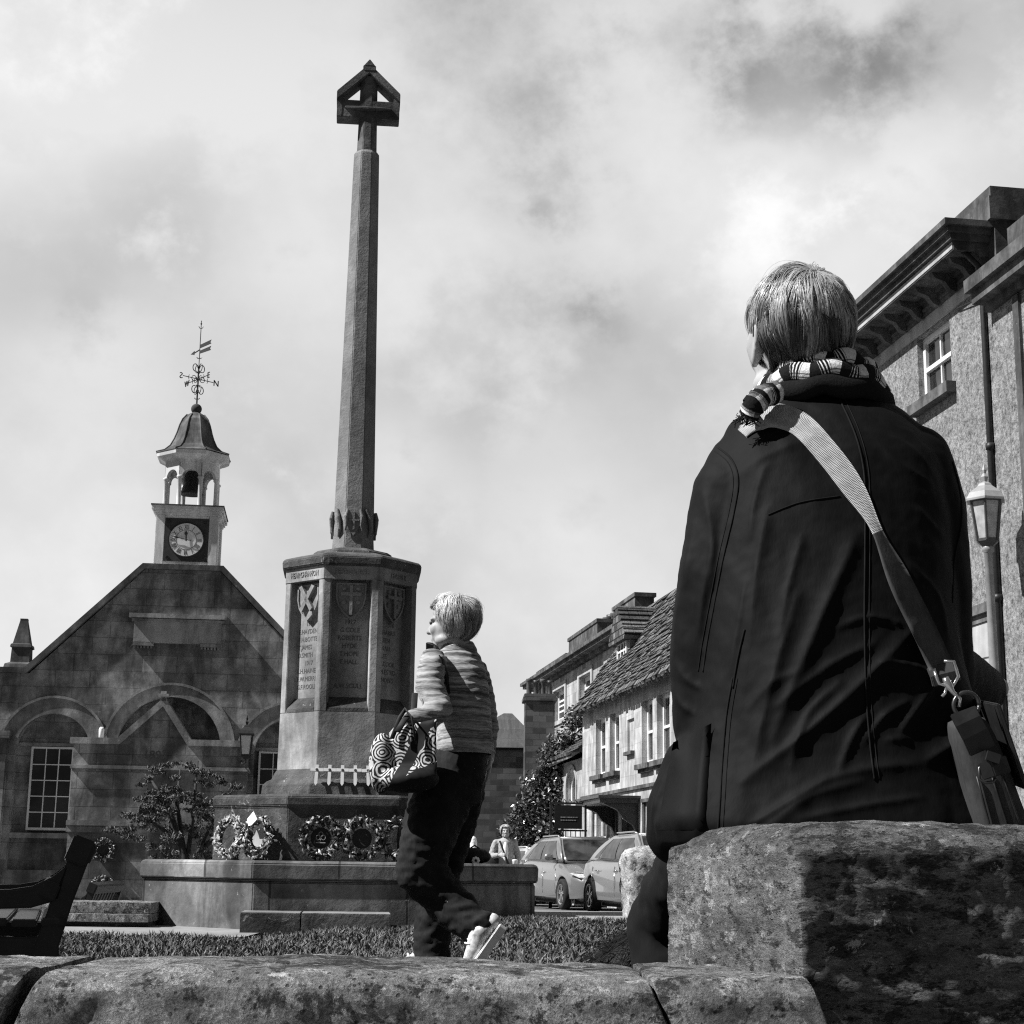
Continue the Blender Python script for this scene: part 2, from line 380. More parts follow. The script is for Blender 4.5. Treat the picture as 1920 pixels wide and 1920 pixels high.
grid('path', lin(-6.0, -1.62, 30), lin(10.35, 13.6, 20), pz, M_pave)
grid('path', lin(-0.62, 4.5, 30), [11.72+0.0*i for i in range(1)]+lin(11.8, 14.3, 14), pz, M_pave)
p_ = MB().box(-14, 12, -8, 2.02, -0.95, -0.80).build('pavement', M_road); p_['kind'] = 'structure'
# grass: one mass of blades
def grass():
    n = 80000
    X = rng.uniform(-3.4, 1.7, n*2); Y = 6.3 + (12.0-6.3)*rng.random(n*2)**0.8
    ok = np.ones(n*2, bool)
    lim = np.where(X < -1.55, 10.38+0.10*np.sin(X*9), np.where(X > -0.62, 11.78+0.10*np.sin(X*7+1), 11.0))
    ok &= (Y < lim) & (np.abs(X) < 0.345*Y+0.3)
    X, Y = X[ok][:n], Y[ok][:n]; n = len(X)
    Z = np.array([gz(a, b) for a, b in zip(X, Y)])
    cl = np.array([noise.noise((a*2.3, b*2.3, 0)) for a, b in zip(X, Y)])
    L = rng.uniform(0.012, 0.052, n)*np.clip(1+1.3*cl, .25, 2); W = rng.uniform(0.003, 0.0075, n)
    A = rng.uniform(0, 2*np.pi, n); B = rng.uniform(0.15, 1.15, n); FA = rng.uniform(0, 2*np.pi, n)
    vs = np.zeros((n, 5, 3)); cx, sx = np.cos(A), np.sin(A); dx, dy = np.cos(FA), np.sin(FA)
    for k, (t, wf) in enumerate(((0, 1), (0, -1), (.55, .8), (.55, -.8), (1, 0))):
        lean = np.sin(B)*L*t*t; hgt = L*t*(1-0.35*t*np.sin(B))
        vs[:, k, 0] = X + dx*lean + cx*W*wf; vs[:, k, 1] = Y + dy*lean + sx*W*wf; vs[:, k, 2] = Z + hgt - 0.004*(t == 0)
    base = np.arange(n)*5
    fs = [(b, b+1, b+3, b+2) for b in base] + [(b+2, b+3, b+4) for b in base]
    me = bpy.data.meshes.new('grass'); me.from_pydata(vs.reshape(-1, 3), [], [tuple(int(i) for i in f) for f in fs])
    at_ = me.attributes.new('tone', 'FLOAT', 'POINT')
    tone = np.repeat(np.clip(0.45+0.38*rng.standard_normal(n)+0.55*cl, 0, 1), 5); at_.data.foreach_set('value', tone.astype(np.float32))
    m, g = newmat('grass_blade'); t = g.n('ShaderNodeAttribute', attribute_name='tone').outputs['Fac']
    finish(g, g.mr(t, 0, 1, 0.03, 0.19), 0.6, spec=0.3)
    o = link('grass', me, m); tag(o, 'rough green grass growing on the lawn round the memorial', 'grass', kind='stuff')
grass()

# ================================================================== FOREGROUND WALL AND PILLAR
def rblock(hx, hy, hz, r, step, amp, seed, M, dome=0.0, ledge=0.0, er=0.0, ew=0.08, eaxis=''):
    """weathered block: rounded edges, pitted skin; returns world-space MB"""
    mb = MB(); nx, ny, nz = [max(3, int(2*h/step)) for h in (hx, hy, hz)]
    def face(f, na, nb):
        vs = [f(-1+2*i/na, -1+2*j/nb) for j in range(nb+1) for i in range(na+1)]
        mb.add(vs, [(j*(na+1)+i, j*(na+1)+i+1, (j+1)*(na+1)+i+1, (j+1)*(na+1)+i) for j in range(nb) for i in range(na)])
    face(lambda a, b: (a*hx, -hy, b*hz), nx, nz); face(lambda a, b: (-a*hx, hy, b*hz), nx, nz)
    face(lambda a, b: (-hx, -a*hy, b*hz), ny, nz); face(lambda a, b: (hx, a*hy, b*hz), ny, nz)
    face(lambda a, b: (a*hx, b*hy, hz), nx, ny); face(lambda a, b: (a*hx, -b*hy, -hz), nx, ny)
    out = []
    for p in mb.v:
        p = V(p); q = V([max(-(h-r), min(h-r, c)) for c, h in zip(p, (hx, hy, hz))]); n_ = p-q
        n_ = n_.normalized() if n_.length > 1e-9 else V((0, 0, 1))
        # average direction on flat faces stays the face normal
        p = q + n_*r
        if dome and p.z > 0: p.z -= dome*((abs(p.x)/hx)**2.6*0.55 + (abs(p.y)/hy)**2.6*0.45)*ss(0, hz, p.z)
        if er and p.z > 0:
            dd = hy-abs(p.y) if eaxis == 'y' else min(hx-abs(p.x), hy-abs(p.y)); p.z -= er*max(0, 1-dd/ew)**2*ss(0, hz, p.z)
        s = p + V((seed, seed*1.3, 0))
        k = amp*(noise.fractal(s*9, 1.0, 2.0, 5)*0.8 + 0.55*noise.turbulence(s*26, 3, True) - 0.25 + 0.9*min(0, noise.noise(s*16)+0.28)*2)
        if ledge: k += ledge*max(0, noise.fractal(V((s.x*5, s.y*5, s.z*60+s.x*9)), 1.0, 2.0, 4))*abs(n_.y)
        p += n_*k; out.append(tuple(M @ p))
    mb.v = out
    return mb
wall = thing('stone_wall', 'low lichen covered stone wall with worn rounded coping along the foot of the picture', 'wall', (-0.2, 2.2, -0.8))
o_ = (-0.2, 2.2, -0.8)
def coping(x0, x1, sh0, sh1, seed, z1=0.322, dz=0.0):
    hx = (x1-x0)/2
    M = Matrix.Translation(((x0+x1)/2, 2.235, z1-0.15))
    mb = rblock(hx, 0.185, 0.15, 0.007, 0.0075, 0.0038, seed, M, er=.020, ew=.045, eaxis='y')
    mb.v = [(x + (sh0*(1-(x-x0)/(x1-x0)) + sh1*(x-x0)/(x1-x0))*(z-z1), y + .006*noise.noise((x*5+seed, z*5, 2)), z + 0.010*noise.noise((x*2.2+seed, 0, 0)) + 0.004*noise.noise((x*9+seed, y*6, 0)) + dz*(x-x0)) for x, y, z in mb.v]
    return mb.build('coping_stone', M_cope, wall, True, fix=True, org=o_)
coping(-1.6, -0.583, 0.0, 0.45, 1.0, 0.326); coping(-0.566, 0.176, 0.45, -.42, 4.0, 0.322); coping(0.1775, 0.375, -.42, -.3, 7.0, 0.319, 0.012)
# the slanted joint: lower left end of the middle stone runs under the gap
rblock(0.9, 0.15, 0.42, 0.02, 0.03, 0.004, 9, Matrix.Translation((-0.52, 2.24, -0.38))).build('wall_body', M_cope, wall, True, org=o_)
MP = Matrix.Translation((0.604, 2.421, -0.12)) @ Matrix.Rotation(RAD(14), 4, 'Z')
pil = rblock(0.305, 0.25, 0.64, 0.010, 0.0062, 0.0062, 13, MP, dome=0.012, ledge=0.0065, er=.028, ew=.075).build('stone_pillar', M_pil, None, True)
tag(pil, 'big squared stone pillar block with pitted lichen crust under the seated man', 'pillar')

# ================================================================== MEMORIAL CROSS
MC = V((-1.29, 13.0, 0.0)); MR = RAD(5.5)
MMX = Matrix.Translation(MC) @ Matrix.Rotation(MR, 4, 'Z')
mem = thing('memorial_cross', 'tall octagonal stone war memorial with slim shaft and gabled cross head', 'memorial', MC, MR)
C8 = math.cos(math.pi/8)
def octo(prof): 
    mb = MB(); mb.lathe([(a/C8, z) for a, z in prof], n=8, rot=math.pi/8); return mb
def octring(a): return [(a/C8*math.cos(math.pi/8+k*math.pi/4), a/C8*math.sin(math.pi/8+k*math.pi/4)) for k in range(8)]
def facem(k): return Matrix.Rotation(k*math.pi/4, 4, 'Z')     # k=0 front face (-y), -1 left, 1 right
octo([(1.45, -0.15), (1.45, 0.33), (1.43, 0.335), (1.47, 0.345), (1.475, 0.455), (1.45, 0.478)]).build('plinth', M_plinth, mem, bevel=0.008)
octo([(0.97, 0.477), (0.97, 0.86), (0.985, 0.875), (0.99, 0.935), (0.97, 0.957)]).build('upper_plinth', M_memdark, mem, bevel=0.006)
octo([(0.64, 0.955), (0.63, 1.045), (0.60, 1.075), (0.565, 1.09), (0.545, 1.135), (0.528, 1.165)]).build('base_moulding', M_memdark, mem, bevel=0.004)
octo([(0.525, 1.163), (0.520, 1.60), (0.44, 1.62), (0.44, 2.66)]).build('pedestal', M_mem, mem, bevel=0.003)
mb = MB()
for k in range(8):                                      # corner posts
    a0 = math.pi/8+k*math.pi/4; R = 0.519/C8
    c = V((R*math.cos(a0), R*math.sin(a0), 0)); pts = [c]
    for sgn in (-1, 1):
        nb = V((R*math.cos(a0+sgn*math.pi/4), R*math.sin(a0+sgn*math.pi/4), 0)); pts.append(c + (nb-c).normalized()*0.055)
    inner = c*0.80
    poly = [(pts[1].x, pts[1].y), (c.x, c.y), (pts[2].x, pts[2].y), (inner.x+(pts[2]-c).x*.6, inner.y+(pts[2]-c).y*.6), (inner.x+(pts[1]-c).x*.6, inner.y+(pts[1]-c).y*.6)]
    mb.loft([[(x, y, 1.602) for x, y in poly], [(x*0.995, y*0.995, 2.632) for x, y in poly]])
mb.build('corner_posts', M_mem, mem, bevel=0.004)
mb = MB()
for k in range(8):                                      # sloping mossy sills under each panel
    M = facem(k)
    p = [(-.157,-.519,1.602),(.157,-.519,1.602),(.157,-.43,1.602),(-.157,-.43,1.602),(-.15,-.515,1.63),(.15,-.515,1.63),(.15,-.435,1.725),(-.15,-.435,1.725)]
    s = len(mb.v); mb.hexa(p); mb.xf(M, s)
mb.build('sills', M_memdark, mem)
octo([(0.521, 2.63), (0.521, 2.733)]).build('frieze', M_mem, mem)
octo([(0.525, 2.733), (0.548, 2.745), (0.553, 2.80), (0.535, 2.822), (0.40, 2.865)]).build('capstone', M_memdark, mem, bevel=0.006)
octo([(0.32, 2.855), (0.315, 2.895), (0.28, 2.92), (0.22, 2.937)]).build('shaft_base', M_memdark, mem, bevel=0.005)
sh = octo([(0.170, 2.93), (0.163, 3.05), (0.161, 3.25), (0.1075, 6.37), (0.106, 6.40), (0.088, 6.43)]).build('shaft', M_shaft, mem, bevel=0.006)
SHIELD = [(-.5,.5),(.5,.5),(.5,.05),(.42,-.2),(.25,-.42),(0,-.6),(-.25,-.42),(-.42,-.2),(-.5,.05)]
mb = MB()
for k in range(8):                                      # carved shields round the foot of the shaft
    s = len(mb.v)
    if k % 2 == 0:
        mb.prism([(x*.115, 3.16+y*.2) for x, y in SHIELD], -.183, -.155)
        mb.box(-.045,.045,-.19,-.18,3.16,3.18); mb.box(-.01,.01,-.19,-.18,3.09,3.24)
        for sx in (-1, 1): mb.tube([(sx*.05,-.175,3.26),(sx*.065,-.185,3.2),(sx*.06,-.18,3.13),(sx*.07,-.178,3.08)], [.012,.018,.014,.006], 6)
    else:
        mb.tube([(-.03,-.17,3.27),(0,-.185,3.2),(.02,-.18,3.1),(0,-.172,3.04)], [.02,.022,.018,.008], 7)
    mb.xf(facem(k), s)
mb.build('shaft_carving', M_shaft, mem, bevel=.003)
# cross head
mb = MB()
mb.lathe([(a/C8, z) for a, z in ((.084,6.42),(.078,6.74),(.076,6.9),(.073,7.12))], n=8, rot=math.pi/8)
mb.prism([(-.265,6.725),(.265,6.725),(.265,6.86),(.225,6.885),(-.225,6.885),(-.265,6.86)], -.075, .075)
for sx in (-1, 1):
    mb.prism([(sx*.268,6.726),(sx*.225,6.726),(sx*.215,6.93),(sx*.268,6.965)], -.078, .078)
    mb.prism([(sx*.272,6.955),(sx*.272,6.875),(sx*.0,7.135),(sx*.0,7.225)], -.095, .095)
mb.prism([(-.05,7.20),(.05,7.20),(0,7.265)], -.10, .10); mb.box(-.055,.055,-.098,.098,7.155,7.205)
mb.tube([(-.2,-.08,6.81),(-.06,-.085,6.805),(0,-.088,6.80),(.06,-.085,6.805),(.2,-.08,6.81)], [.012,.02,.024,.02,.012], 8)
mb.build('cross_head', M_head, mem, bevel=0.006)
# heraldic shields and names in the panels
mb = MB()
def charges(k, kind):
    s = len(mb.v); zc = 2.475
    mb.prism([(x*.235, zc+y*.26) for x, y in SHIELD], -.468, -.435)
    mb.band([(x*.235, zc+y*.26) for x, y in SHIELD], [(x*.21, zc+y*.235) for x, y in SHIELD], -.480, -.466)
    if kind == 0:
        for sg in (-1, 1): mb.hexa([(sg*-.085,-.466,zc+.11),(sg*-.055,-.466,zc+.125),(sg*.07,-.466,zc-.06),(sg*.045,-.466,zc-.085),(sg*-.085,-.498,zc+.11),(sg*-.055,-.498,zc+.125),(sg*.07,-.498,zc-.06),(sg*.045,-.498,zc-.085)])
    else:
        mb.box(-.012,.012,-.494,-.466,zc-.12,zc+.11); mb.box(-.08,.08,-.493,-.466,zc+.03,zc+.055)
        for sx in (-1, 1):
            for dz in (.085, -.02): mb.ell((sx*.055,-.468,zc+dz), (.024,.020,.018), nu=8, nv=6)
    mb.xf(facem(k), s)
for k, kd in ((-2,1),(-1,0),(0,1),(1,1),(2,0)): charges(k, kd)
mb.build('shields', M_mem, mem)
def names(k, lines):
    mb = MB()
    for i, (t, al) in enumerate(lines):
        if not t: continue
        x = -.125 if al == 'L' else 0.0
        M = facem(k) @ Matrix.Translation((x, -.4405, 2.285 - i*0.062)) @ Matrix.Rotation(RAD(90), 4, 'X')
        mb.text(t, 0.052, M, 0.0015, 'LEFT' if al == 'L' else 'CENTER', 0.86)
    mb.build('engraved_names', M_carve, mem, fix=False)
names(-1, [('1916','C'),('E.HAYDEN','L'),('F.H.BOTTE','L'),('T.JAMES','L'),('D.SMITH','L'),('1917','C'),('L.H.HAINES','L'),('F.W.MERRIMAN','L'),('G.F.ROOLEY','L')])
names(0, [('1917','C'),('G.COLE','C'),('ROBERTS','C'),('HYDE','C'),('T.HOPE','C'),('E.HALL','C'),('','C'),('','C'),('A.W.SCULL','C')])
names(1, [('1918','C'),('C.HARRIS','L'),('J.KEEN','L'),('T.HALL','L'),('E.LEE','L'),('W.COOK','L'),('F.PLESTED','L'),('A.NOBES','L')])
for k, t in ((-1, 'HEAR·CHAMPION'), (0, 'DEEDS·ENDURE'), (1, 'FOR·EVER')):
    mb = MB(); mb.text(t, 0.062, facem(k) @ Matrix.Translation((0, -.5225, 2.662)) @ Matrix.Rotation(RAD(90), 4, 'X'), 0.004, 'CENTER', 0.62)
    mb.build('frieze_letters', M_mem, mem, fix=False)
# steps and kerbs round the memorial
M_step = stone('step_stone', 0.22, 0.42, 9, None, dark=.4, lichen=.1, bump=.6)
stp = thing('stone_step', 'low dark stone step in front of the memorial plinth with pale painted-in sunlit top', 'step', tuple(MMX @ V((-0.1, -1.7, 0))), MR)
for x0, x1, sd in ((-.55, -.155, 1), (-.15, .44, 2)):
    rblock((x1-x0)/2, .24, .085, .006, .02, .003, sd*5, Matrix.Translation(((x0+x1)/2, 0, .05))).build('step_slab', M_memdark, stp, True)  # dark stone carries the front's shade as well as moss
    MB().box(x0+.004, x1-.004, -.237, .2, .1345, .142).build('painted_lit_top', M_step, stp)  # pale sheet puts the sunlight on the top into the colour
kb = thing('stone_kerb', 'low two course lichen stone kerb running left from the memorial', 'kerb', (-3.6, 11.6, 0), RAD(3))
for z0, z1, y0 in ((0.045, 0.10, 0.0), (0.102, 0.178, 0.09)):
    for i in range(4):
        x0 = -2.2+i*0.83; mb = rblock(.412, .3, (z1-z0)/2, .004, .03, .003, i*3+z0*50, Matrix.Translation((x0+.41, y0+.3, (z0+z1)/2))); mb.build('kerb_slab', M_cope, kb, True)
MB().box(-2.2, 1.1, .08, .6, -.05, .046).build('kerb_base', M_memdark, kb)

# ------------------------------------------------------------------ wreaths and little crosses
M_leafd = plain('wreath_leaf', 0.03, 0.35, 0.8, 40, spec=0.5)
M_leafl = plain('wreath_petal', 0.42, 0.4, 0.6, 40, spec=0.5)
M_card = plain('white_card', 0.85, 0.5, 0.03, 9)
def wreath_mesh(r, t, n, size, seed, light=0.35, flat=1.0):
    R = random.Random(seed); mb = MB()
    mb.tube([(r*math.cos(a), 0, r*math.sin(a)) for a in [2*math.pi*i/24 for i in range(25)]], t*0.55, 8, mi=0, caps=False)
    for i in range(n):
        a = R.uniform(0, 2*math.pi); b = R.uniform(-3.0, 0.8)
        rr = r + t*0.85*math.cos(b)
        c = V((rr*math.cos(a), -t*0.8*abs(math.sin(b)) - R.uniform(0, t*.5), rr*math.sin(a)))
        u = V((R.gauss(0,1), R.gauss(0,.6), R.gauss(0,1))).normalized(); nn = V((R.gauss(0,.7), -1, R.gauss(0,.7))).normalized()
        wv = u.cross(nn).normalized(); l = size*R.uniform(.7, 1.25); wd = l*R.uniform(.35, .6); h = l*.3
        mb.add([c-u*l*.5, c+wv*wd*.5-nn*0+nn*(-h*.2), c+nn*h*.4, c-wv*wd*.5+nn*(-h*.2), c+u*l*.5], [(0,1,2),(0,2,3),(1,4,2),(2,4,3)], 1 if R.random() < light else 0)
    return mb
def wreath(pos, rz, label, r=.122, t=.036, seed=1, light=.35, size=.050, group='poppy wreaths', lean=-.12, n=250):
    w_ = thing('wreath', label, 'wreath', pos, rz, group); w_.rotation_euler = (lean, 0, rz)
    wreath_mesh(r, t, n, size, seed, light).build('foliage', [M_leafd, M_leafl], w_, fix=False); return w_
def mloc(k, x, dist, z): return tuple(MMX @ (facem(k) @ V((x, -dist, z))))
w1 = wreath(mloc(-1, -.10, 1.06, .475+.165), MR-math.pi/4, 'pale petalled wreath leftmost on the memorial plinth', seed=1, light=.75)
w2 = wreath(mloc(-1, .205, 1.06, .475+.168), MR-math.pi/4, 'wreath with big white card and pale round centre', seed=2, light=.5)
MB().lathe([(.070, -.012), (.070, .0)], n=24).xf(Matrix.Rotation(RAD(90), 4, 'X')).build('centre_disc', M_lightband, w2)
MB().add([(-.07,-.075,.12),(.0,-.085,.175),(.045,-.08,.12),(.0,-.085,.075),(-.04,-.08,.07),(-.07,-.07,.125),(.0,-.08,.18),(.05,-.075,.125)], [(0,1,2,3,4)]).build('card', M_card, w2, fix=False)
w3 = wreath(mloc(0, -.155, 1.05, .475+.168), MR, 'dark wreath with black centre and white trefoil emblem', seed=3, light=.28)
MB().lathe([(.074, -.016), (.074, .0)], n=24).xf(Matrix.Rotation(RAD(90), 4, 'X')).build('centre_disc', plain('disc_dark', .018, .5), w3)
mb = MB()
for cx, cz in ((-.018, .0), (.018, .0), (0, .024)): mb.tube([(cx+.015*math.cos(a), -.018, cz+.017*math.sin(a)) for a in [2*math.pi*i/14 for i in range(15)]], .0022, 5)
mb.tube([(0,-.018,0),(0,-.018,-.02)], .002, 5); mb.box(-.034, .034, -.0185, -.0165, -.040, -.034)
mb.build('emblem', M_lightband, w3)
w4 = wreath(mloc(0, .14, 1.05, .475+.168), MR, 'dark wreath with plain dark centre right of the trefoil one', seed=4, light=.30)
MB().lathe([(.072, -.012), (.072, .0)], n=24).xf(Matrix.Rotation(RAD(90), 4, 'X')).build('centre_disc', plain('disc_plain', .025, .6), w4)
wreath(mloc(0, .41, 1.05, .475+.168), MR, 'dark wreath half hidden behind the walking woman', seed=5, light=.25)
def little_cross(i, px, zt, label):
    c = thing('wooden_cross', label, 'cross', mloc(0, px, .665, 1.05), MR, 'little white remembrance crosses'); c.rotation_euler = (RAD(-14), RAD((i-2)*-1.2), MR)
    mb = MB(); mb.prism([(-.012,.0),(-.0,-.018),(.012,.0),(.0125,.142),(-.0125,.142)], -.004, .004); mb.box(-.047,.047,-.0062,.0062,.092,.116); mb.build('cross_body', M_white, c)
    MB().lathe([(.011, 0), (.007, .004)], (0,0,0), 10).xf(Matrix.Translation((0,-.0062,.104)) @ Matrix.Rotation(RAD(90), 4, 'X')).build('poppy', M_lampdark, c)
for i, l in enumerate(('leftmost little white wooden cross leaning on the memorial base', 'second from left little white cross on the memorial base', 'middle little white cross, tallest of the five', 'fourth little white cross from the left', 'rightmost little white cross nearest the patterned bag')):
    little_cross(i, -.215+i*.098, 0, l)
# ================================================================== TOWN HALL
HA = RAD(6.5); HO = V((-5.833, 30.0, -0.45))
HM = Matrix.Translation(HO) @ Matrix.Rotation(HA, 4, 'Z')
def boolcut(me, cutters, name='cut'):
    ob = bpy.data.objects.new('b', me); COL.objects.link(ob); tmp = [ob]
    for c in cutters:
        co = bpy.data.objects.new('c', c.mesh('c')); COL.objects.link(co); tmp.append(co)
        md = ob.modifiers.new('b', 'BOOLEAN'); md.operation = 'DIFFERENCE'; md.solver = 'EXACT'; md.object = co
    dg = bpy.context.evaluated_depsgraph_get(); out = bpy.data.meshes.new_from_object(ob.evaluated_get(dg))
    for t in tmp: bpy.data.objects.remove(t)
    out.materials.clear(); return out
ZB = 0.45
def hz(z): return z + ZB
hall = thing('town_hall', 'old stone gabled town hall with white clock turret and bell cupola', 'town hall', HO, HA)
CU = -0.30
gab = [(-5.5, 0), (3.6, 0), (3.6, hz(3.80)), (CU+2.68, hz(3.80)), (CU+.69, hz(5.80)), (CU-.69, hz(5.80)), (CU-2.66, hz(3.80)), (-5.5, hz(3.80))]
wallm = MB().prism(gab, 0.0, 0.6).mesh('w')
def archpoly(c, zc, r, zb, rz=None): return [(c-r, zb)] + [(c+r, zb)] + arc(c, zc, r, 0, 180, 20, rz)
cut = []
for c, zc, r, zb, dp in ((-2.44, hz(2.42), .655, .75, .24), (1.82, hz(2.42), .655, .75, .24), (-.38, hz(2.5), .93, .3, .22)):
    cut.append(MB().prism(archpoly(c, zc, r, zb), -.2, dp))
link('wall', boolcut(wallm, cut), M_hall, hall)
# arch mouldings flush-proud of the wall
mb = MB()
for c, zc, ri, ro in ((-2.44, hz(2.42), .66, .94), (1.82, hz(2.42), .66, .94), (-.38, hz(2.5), .935, 1.15)):
    n = 22; mb.band(arc(c, zc, ro, 0, 180, n), arc(c, zc, ri, 0, 180, n), -.035, .02, closed=False)
    mb.band(arc(c, zc, ro+.045, 0, 180, n), arc(c, zc, ro, 0, 180, n), -.06, .01, closed=False)
mb.build('arch_moulding', M_hallplain, hall)
# gable coping and parapet
mb = MB()
def miter(pts, w_):
    out = []
    for i, (x, z) in enumerate(pts):
        ns = []
        for a, b in ((i-1, i), (i, i+1)):
            if a >= 0 and b < len(pts): dx, dz = pts[b][0]-pts[a][0], pts[b][1]-pts[a][1]; L = math.hypot(dx, dz); ns.append((-dz/L, dx/L))
        nx, nz = sum(q[0] for q in ns)/len(ns), sum(q[1] for q in ns)/len(ns); k = w_/(nx*nx+nz*nz); out.append((x+nx*k, z+nz*k))
    return out
pts = [(-5.5, hz(3.80)), (CU-2.70, hz(3.80)), (CU-.70, hz(5.80)), (CU+.70, hz(5.80)), (CU+2.70, hz(3.80)), (3.6, hz(3.80))]
mb.band(miter(pts, .10), pts, -.10, .66, closed=False); pts = pts[:1]
for (a, b), (c, d_) in zip(pts[:-1], pts[1:]):
    L = math.hypot(c-a, d_-b); nx, nz = -(d_-b)/L*.10, (c-a)/L*.10
    mb.prism([(a, b), (c, d_), (c+nx, d_+nz), (a+nx, b+nz)], -.10, .66)
mb.build('gable_coping', M_fartrim, hall)
# slate roof behind the gable
mb = MB()
mb.add([(CU-2.66,.6,hz(3.8)),(CU-.69,.6,hz(5.75)),(CU+.69,.6,hz(5.75)),(CU+2.66,.6,hz(3.8)),(CU-2.66,9,hz(3.8)),(CU-.69,9,hz(5.75)),(CU+.69,9,hz(5.75)),(CU+2.66,9,hz(3.8)),(CU-2.66,.6,0),(CU+2.66,.6,0),(CU-2.66,9,0),(CU+2.66,9,0)], [(0,4,5,1),(1,5,6,2),(2,6,7,3),(8,10,4,0),(3,7,11,9),(10,11,7,6,5,4)])
mb.build('roof', M_slate, hall)
# left pinnacle
mb = MB(); q = math.pi/4; s2 = math.sqrt(2)
mb.lathe([(.27*s2, hz(3.90)), (.25*s2, hz(3.98)), (.17*s2, hz(4.02)), (.16*s2, hz(4.28)), (.19*s2, hz(4.30)), (.18*s2, hz(4.35)), (.15*s2, hz(4.37)), (.065*s2, hz(4.80)), (.065*s2, hz(4.84))], (-3.17, .3, 0), 4, q)
mb.build('pinnacle', M_fartrim, hall)
# buttress at the far left, plinth course
mb = MB(); mb.box(-5.5, -3.22, -.16, 0.0, 0, hz(2.62)); mb.box(-5.5, -3.17, -.22, 0.01, hz(2.60), hz(2.74)); mb.box(-5.5, -3.15, -.2, 0.02, 0, .45); mb.build('buttress', M_hall, hall, bevel=.012)
# blank plaque
M_plaque = stone('plaque_stone', 0.24, 0.40, 4, None, streak=.3, bump=.3)
pq = MB(); pq.box(-1.13, .47, -.09, .005, hz(4.42), hz(4.86)); pq.build('plaque', M_plaque, hall, bevel=.01)
mb = MB(); mb.box(-1.22, .56, -.19, .004, hz(4.87), hz(4.95)); mb.box(-1.17, .51, -.14, .003, hz(4.81), hz(4.858))
for a in (-1.13, .09):
    mb.box(a, a+.38, -.10, .004, hz(4.36), hz(4.418))
    for i in range(6): mb.box(a+.015+i*.06, a+.05+i*.06, -.09, .0, hz(4.32), hz(4.358))
mb.build('plaque_cornice', M_hallplain, hall)
# porch
pw = [(-1.97, 0), (1.08, 0), (1.08, hz(2.50)), (.02, hz(2.50)), (-.45, hz(3.20)), (-1.17, hz(2.50)), (-1.97, hz(2.50))]
pm = MB().prism(pw, -.72, .25).mesh('p')
cuts = [MB().prism([(-.80, hz(1.22)), (-.43, hz(1.22))]+arc(-.615, hz(1.36), .185, 0, 180, 12), -.9, -.60)]
link('porch', boolcut(pm, cuts), M_hall, hall)
mb = MB()
pts = [(-2.03, hz(2.50)), (-1.17, hz(2.50)), (-.45, hz(3.19)), (.02, hz(2.50)), (1.14, hz(2.50))]
mb.band(miter(pts, .11), pts, -.80, .26, closed=False); pts = pts[:1]
for (a, b), (c, d_) in zip(pts[:-1], pts[1:]):
    L = math.hypot(c-a, d_-b); nx, nz = -(d_-b)/L*.11, (c-a)/L*.11
    mb.prism([(a, b), (c, d_), (c+nx, d_+nz), (a+nx, b+nz)], -.80, .26)
mb.box(-.50,-.40,-.80,-.70,hz(3.28),hz(3.46)); mb.box(-.54,-.36,-.82,-.68,hz(3.36),hz(3.41))
mb.build('porch_coping', M_hallplain, hall)
mb = MB(); mb.box(-2.0, 1.12, -.79, .2, hz(2.06), hz(2.13)); mb.box(-2.0, 1.12, -.80, .2, hz(1.07), hz(1.17)); mb.box(-2.0, 1.12, -.765, .2, hz(.96), hz(1.072)); mb.build('porch_string_course', M_hallplain, hall, bevel=.01)
mb = MB(); mb.text('1897', .21, Matrix.Translation((-.54, -.722, hz(2.26))) @ Matrix.Rotation(RAD(90), 4, 'X'), .006); mb.build('date', M_carve, hall, fix=False)
# windows
def sash(parent, x0, x1, z0, z1, y, nx, nz, fw=.035, bar=.018, name='window'):
    f = MB().band([(x0,z0),(x1,z0),(x1,z1),(x0,z1)], [(x0+fw,z0+fw*1.3),(x1-fw,z0+fw*1.3),(x1-fw,z1-fw),(x0+fw,z1-fw)], y-.03, y+.03)
    for i in range(1, nx): 
        xx = x0+fw+(x1-x0-2*fw)*i/nx; f.box(xx-bar/2, xx+bar/2, y-.012, y+.012, z0+fw, z1-fw)
    for i in range(1, nz):
        zz = z0+fw+(z1-z0-2*fw)*i/nz; f.box(x0+fw, x1-fw, y-.014, y+.014, zz-bar/2, zz+bar/2)
    wn = f.build(name, M_white, parent)
    MB().box(x0+fw*.6, x1-fw*.6, y+.008, y+.016, z0+fw*.6, z1-fw*.6).build('pane', M_glass, wn)
    return wn
for c in (-2.44, 1.65):
    sash(hall, c-.40, c+.36, hz(1.0), hz(2.49), .17, 3, 5)
for c in (-2.44, 1.82):
    MB().box(c-.66, c+.66, .02, .245, hz(.86), hz(.95)).build('window_sill', M_hallplain, hall); MB().box(c-.66, c+.66, .15, .3, hz(2.5), hz(2.56)).build('window_head', M_hallplain, hall)
lw = MB().band([(-.80, hz(1.22)), (-.43, hz(1.22))]+arc(-.615, hz(1.36), .185, 0, 180, 12), [(-.775, hz(1.245)), (-.455, hz(1.245))]+arc(-.615, hz(1.36), .16, 0, 180, 12), -.70, -.64).build('window', M_white, hall)
MB().prism([(-.78, hz(1.24)), (-.45, hz(1.24))]+arc(-.615, hz(1.36), .165, 0, 180, 12), -.655, -.65).build('pane', M_glass, lw)
MB().box(-.86, -.37, -.775, -.70, hz(1.175), hz(1.215)).build('small_sill', M_memdark, hall)
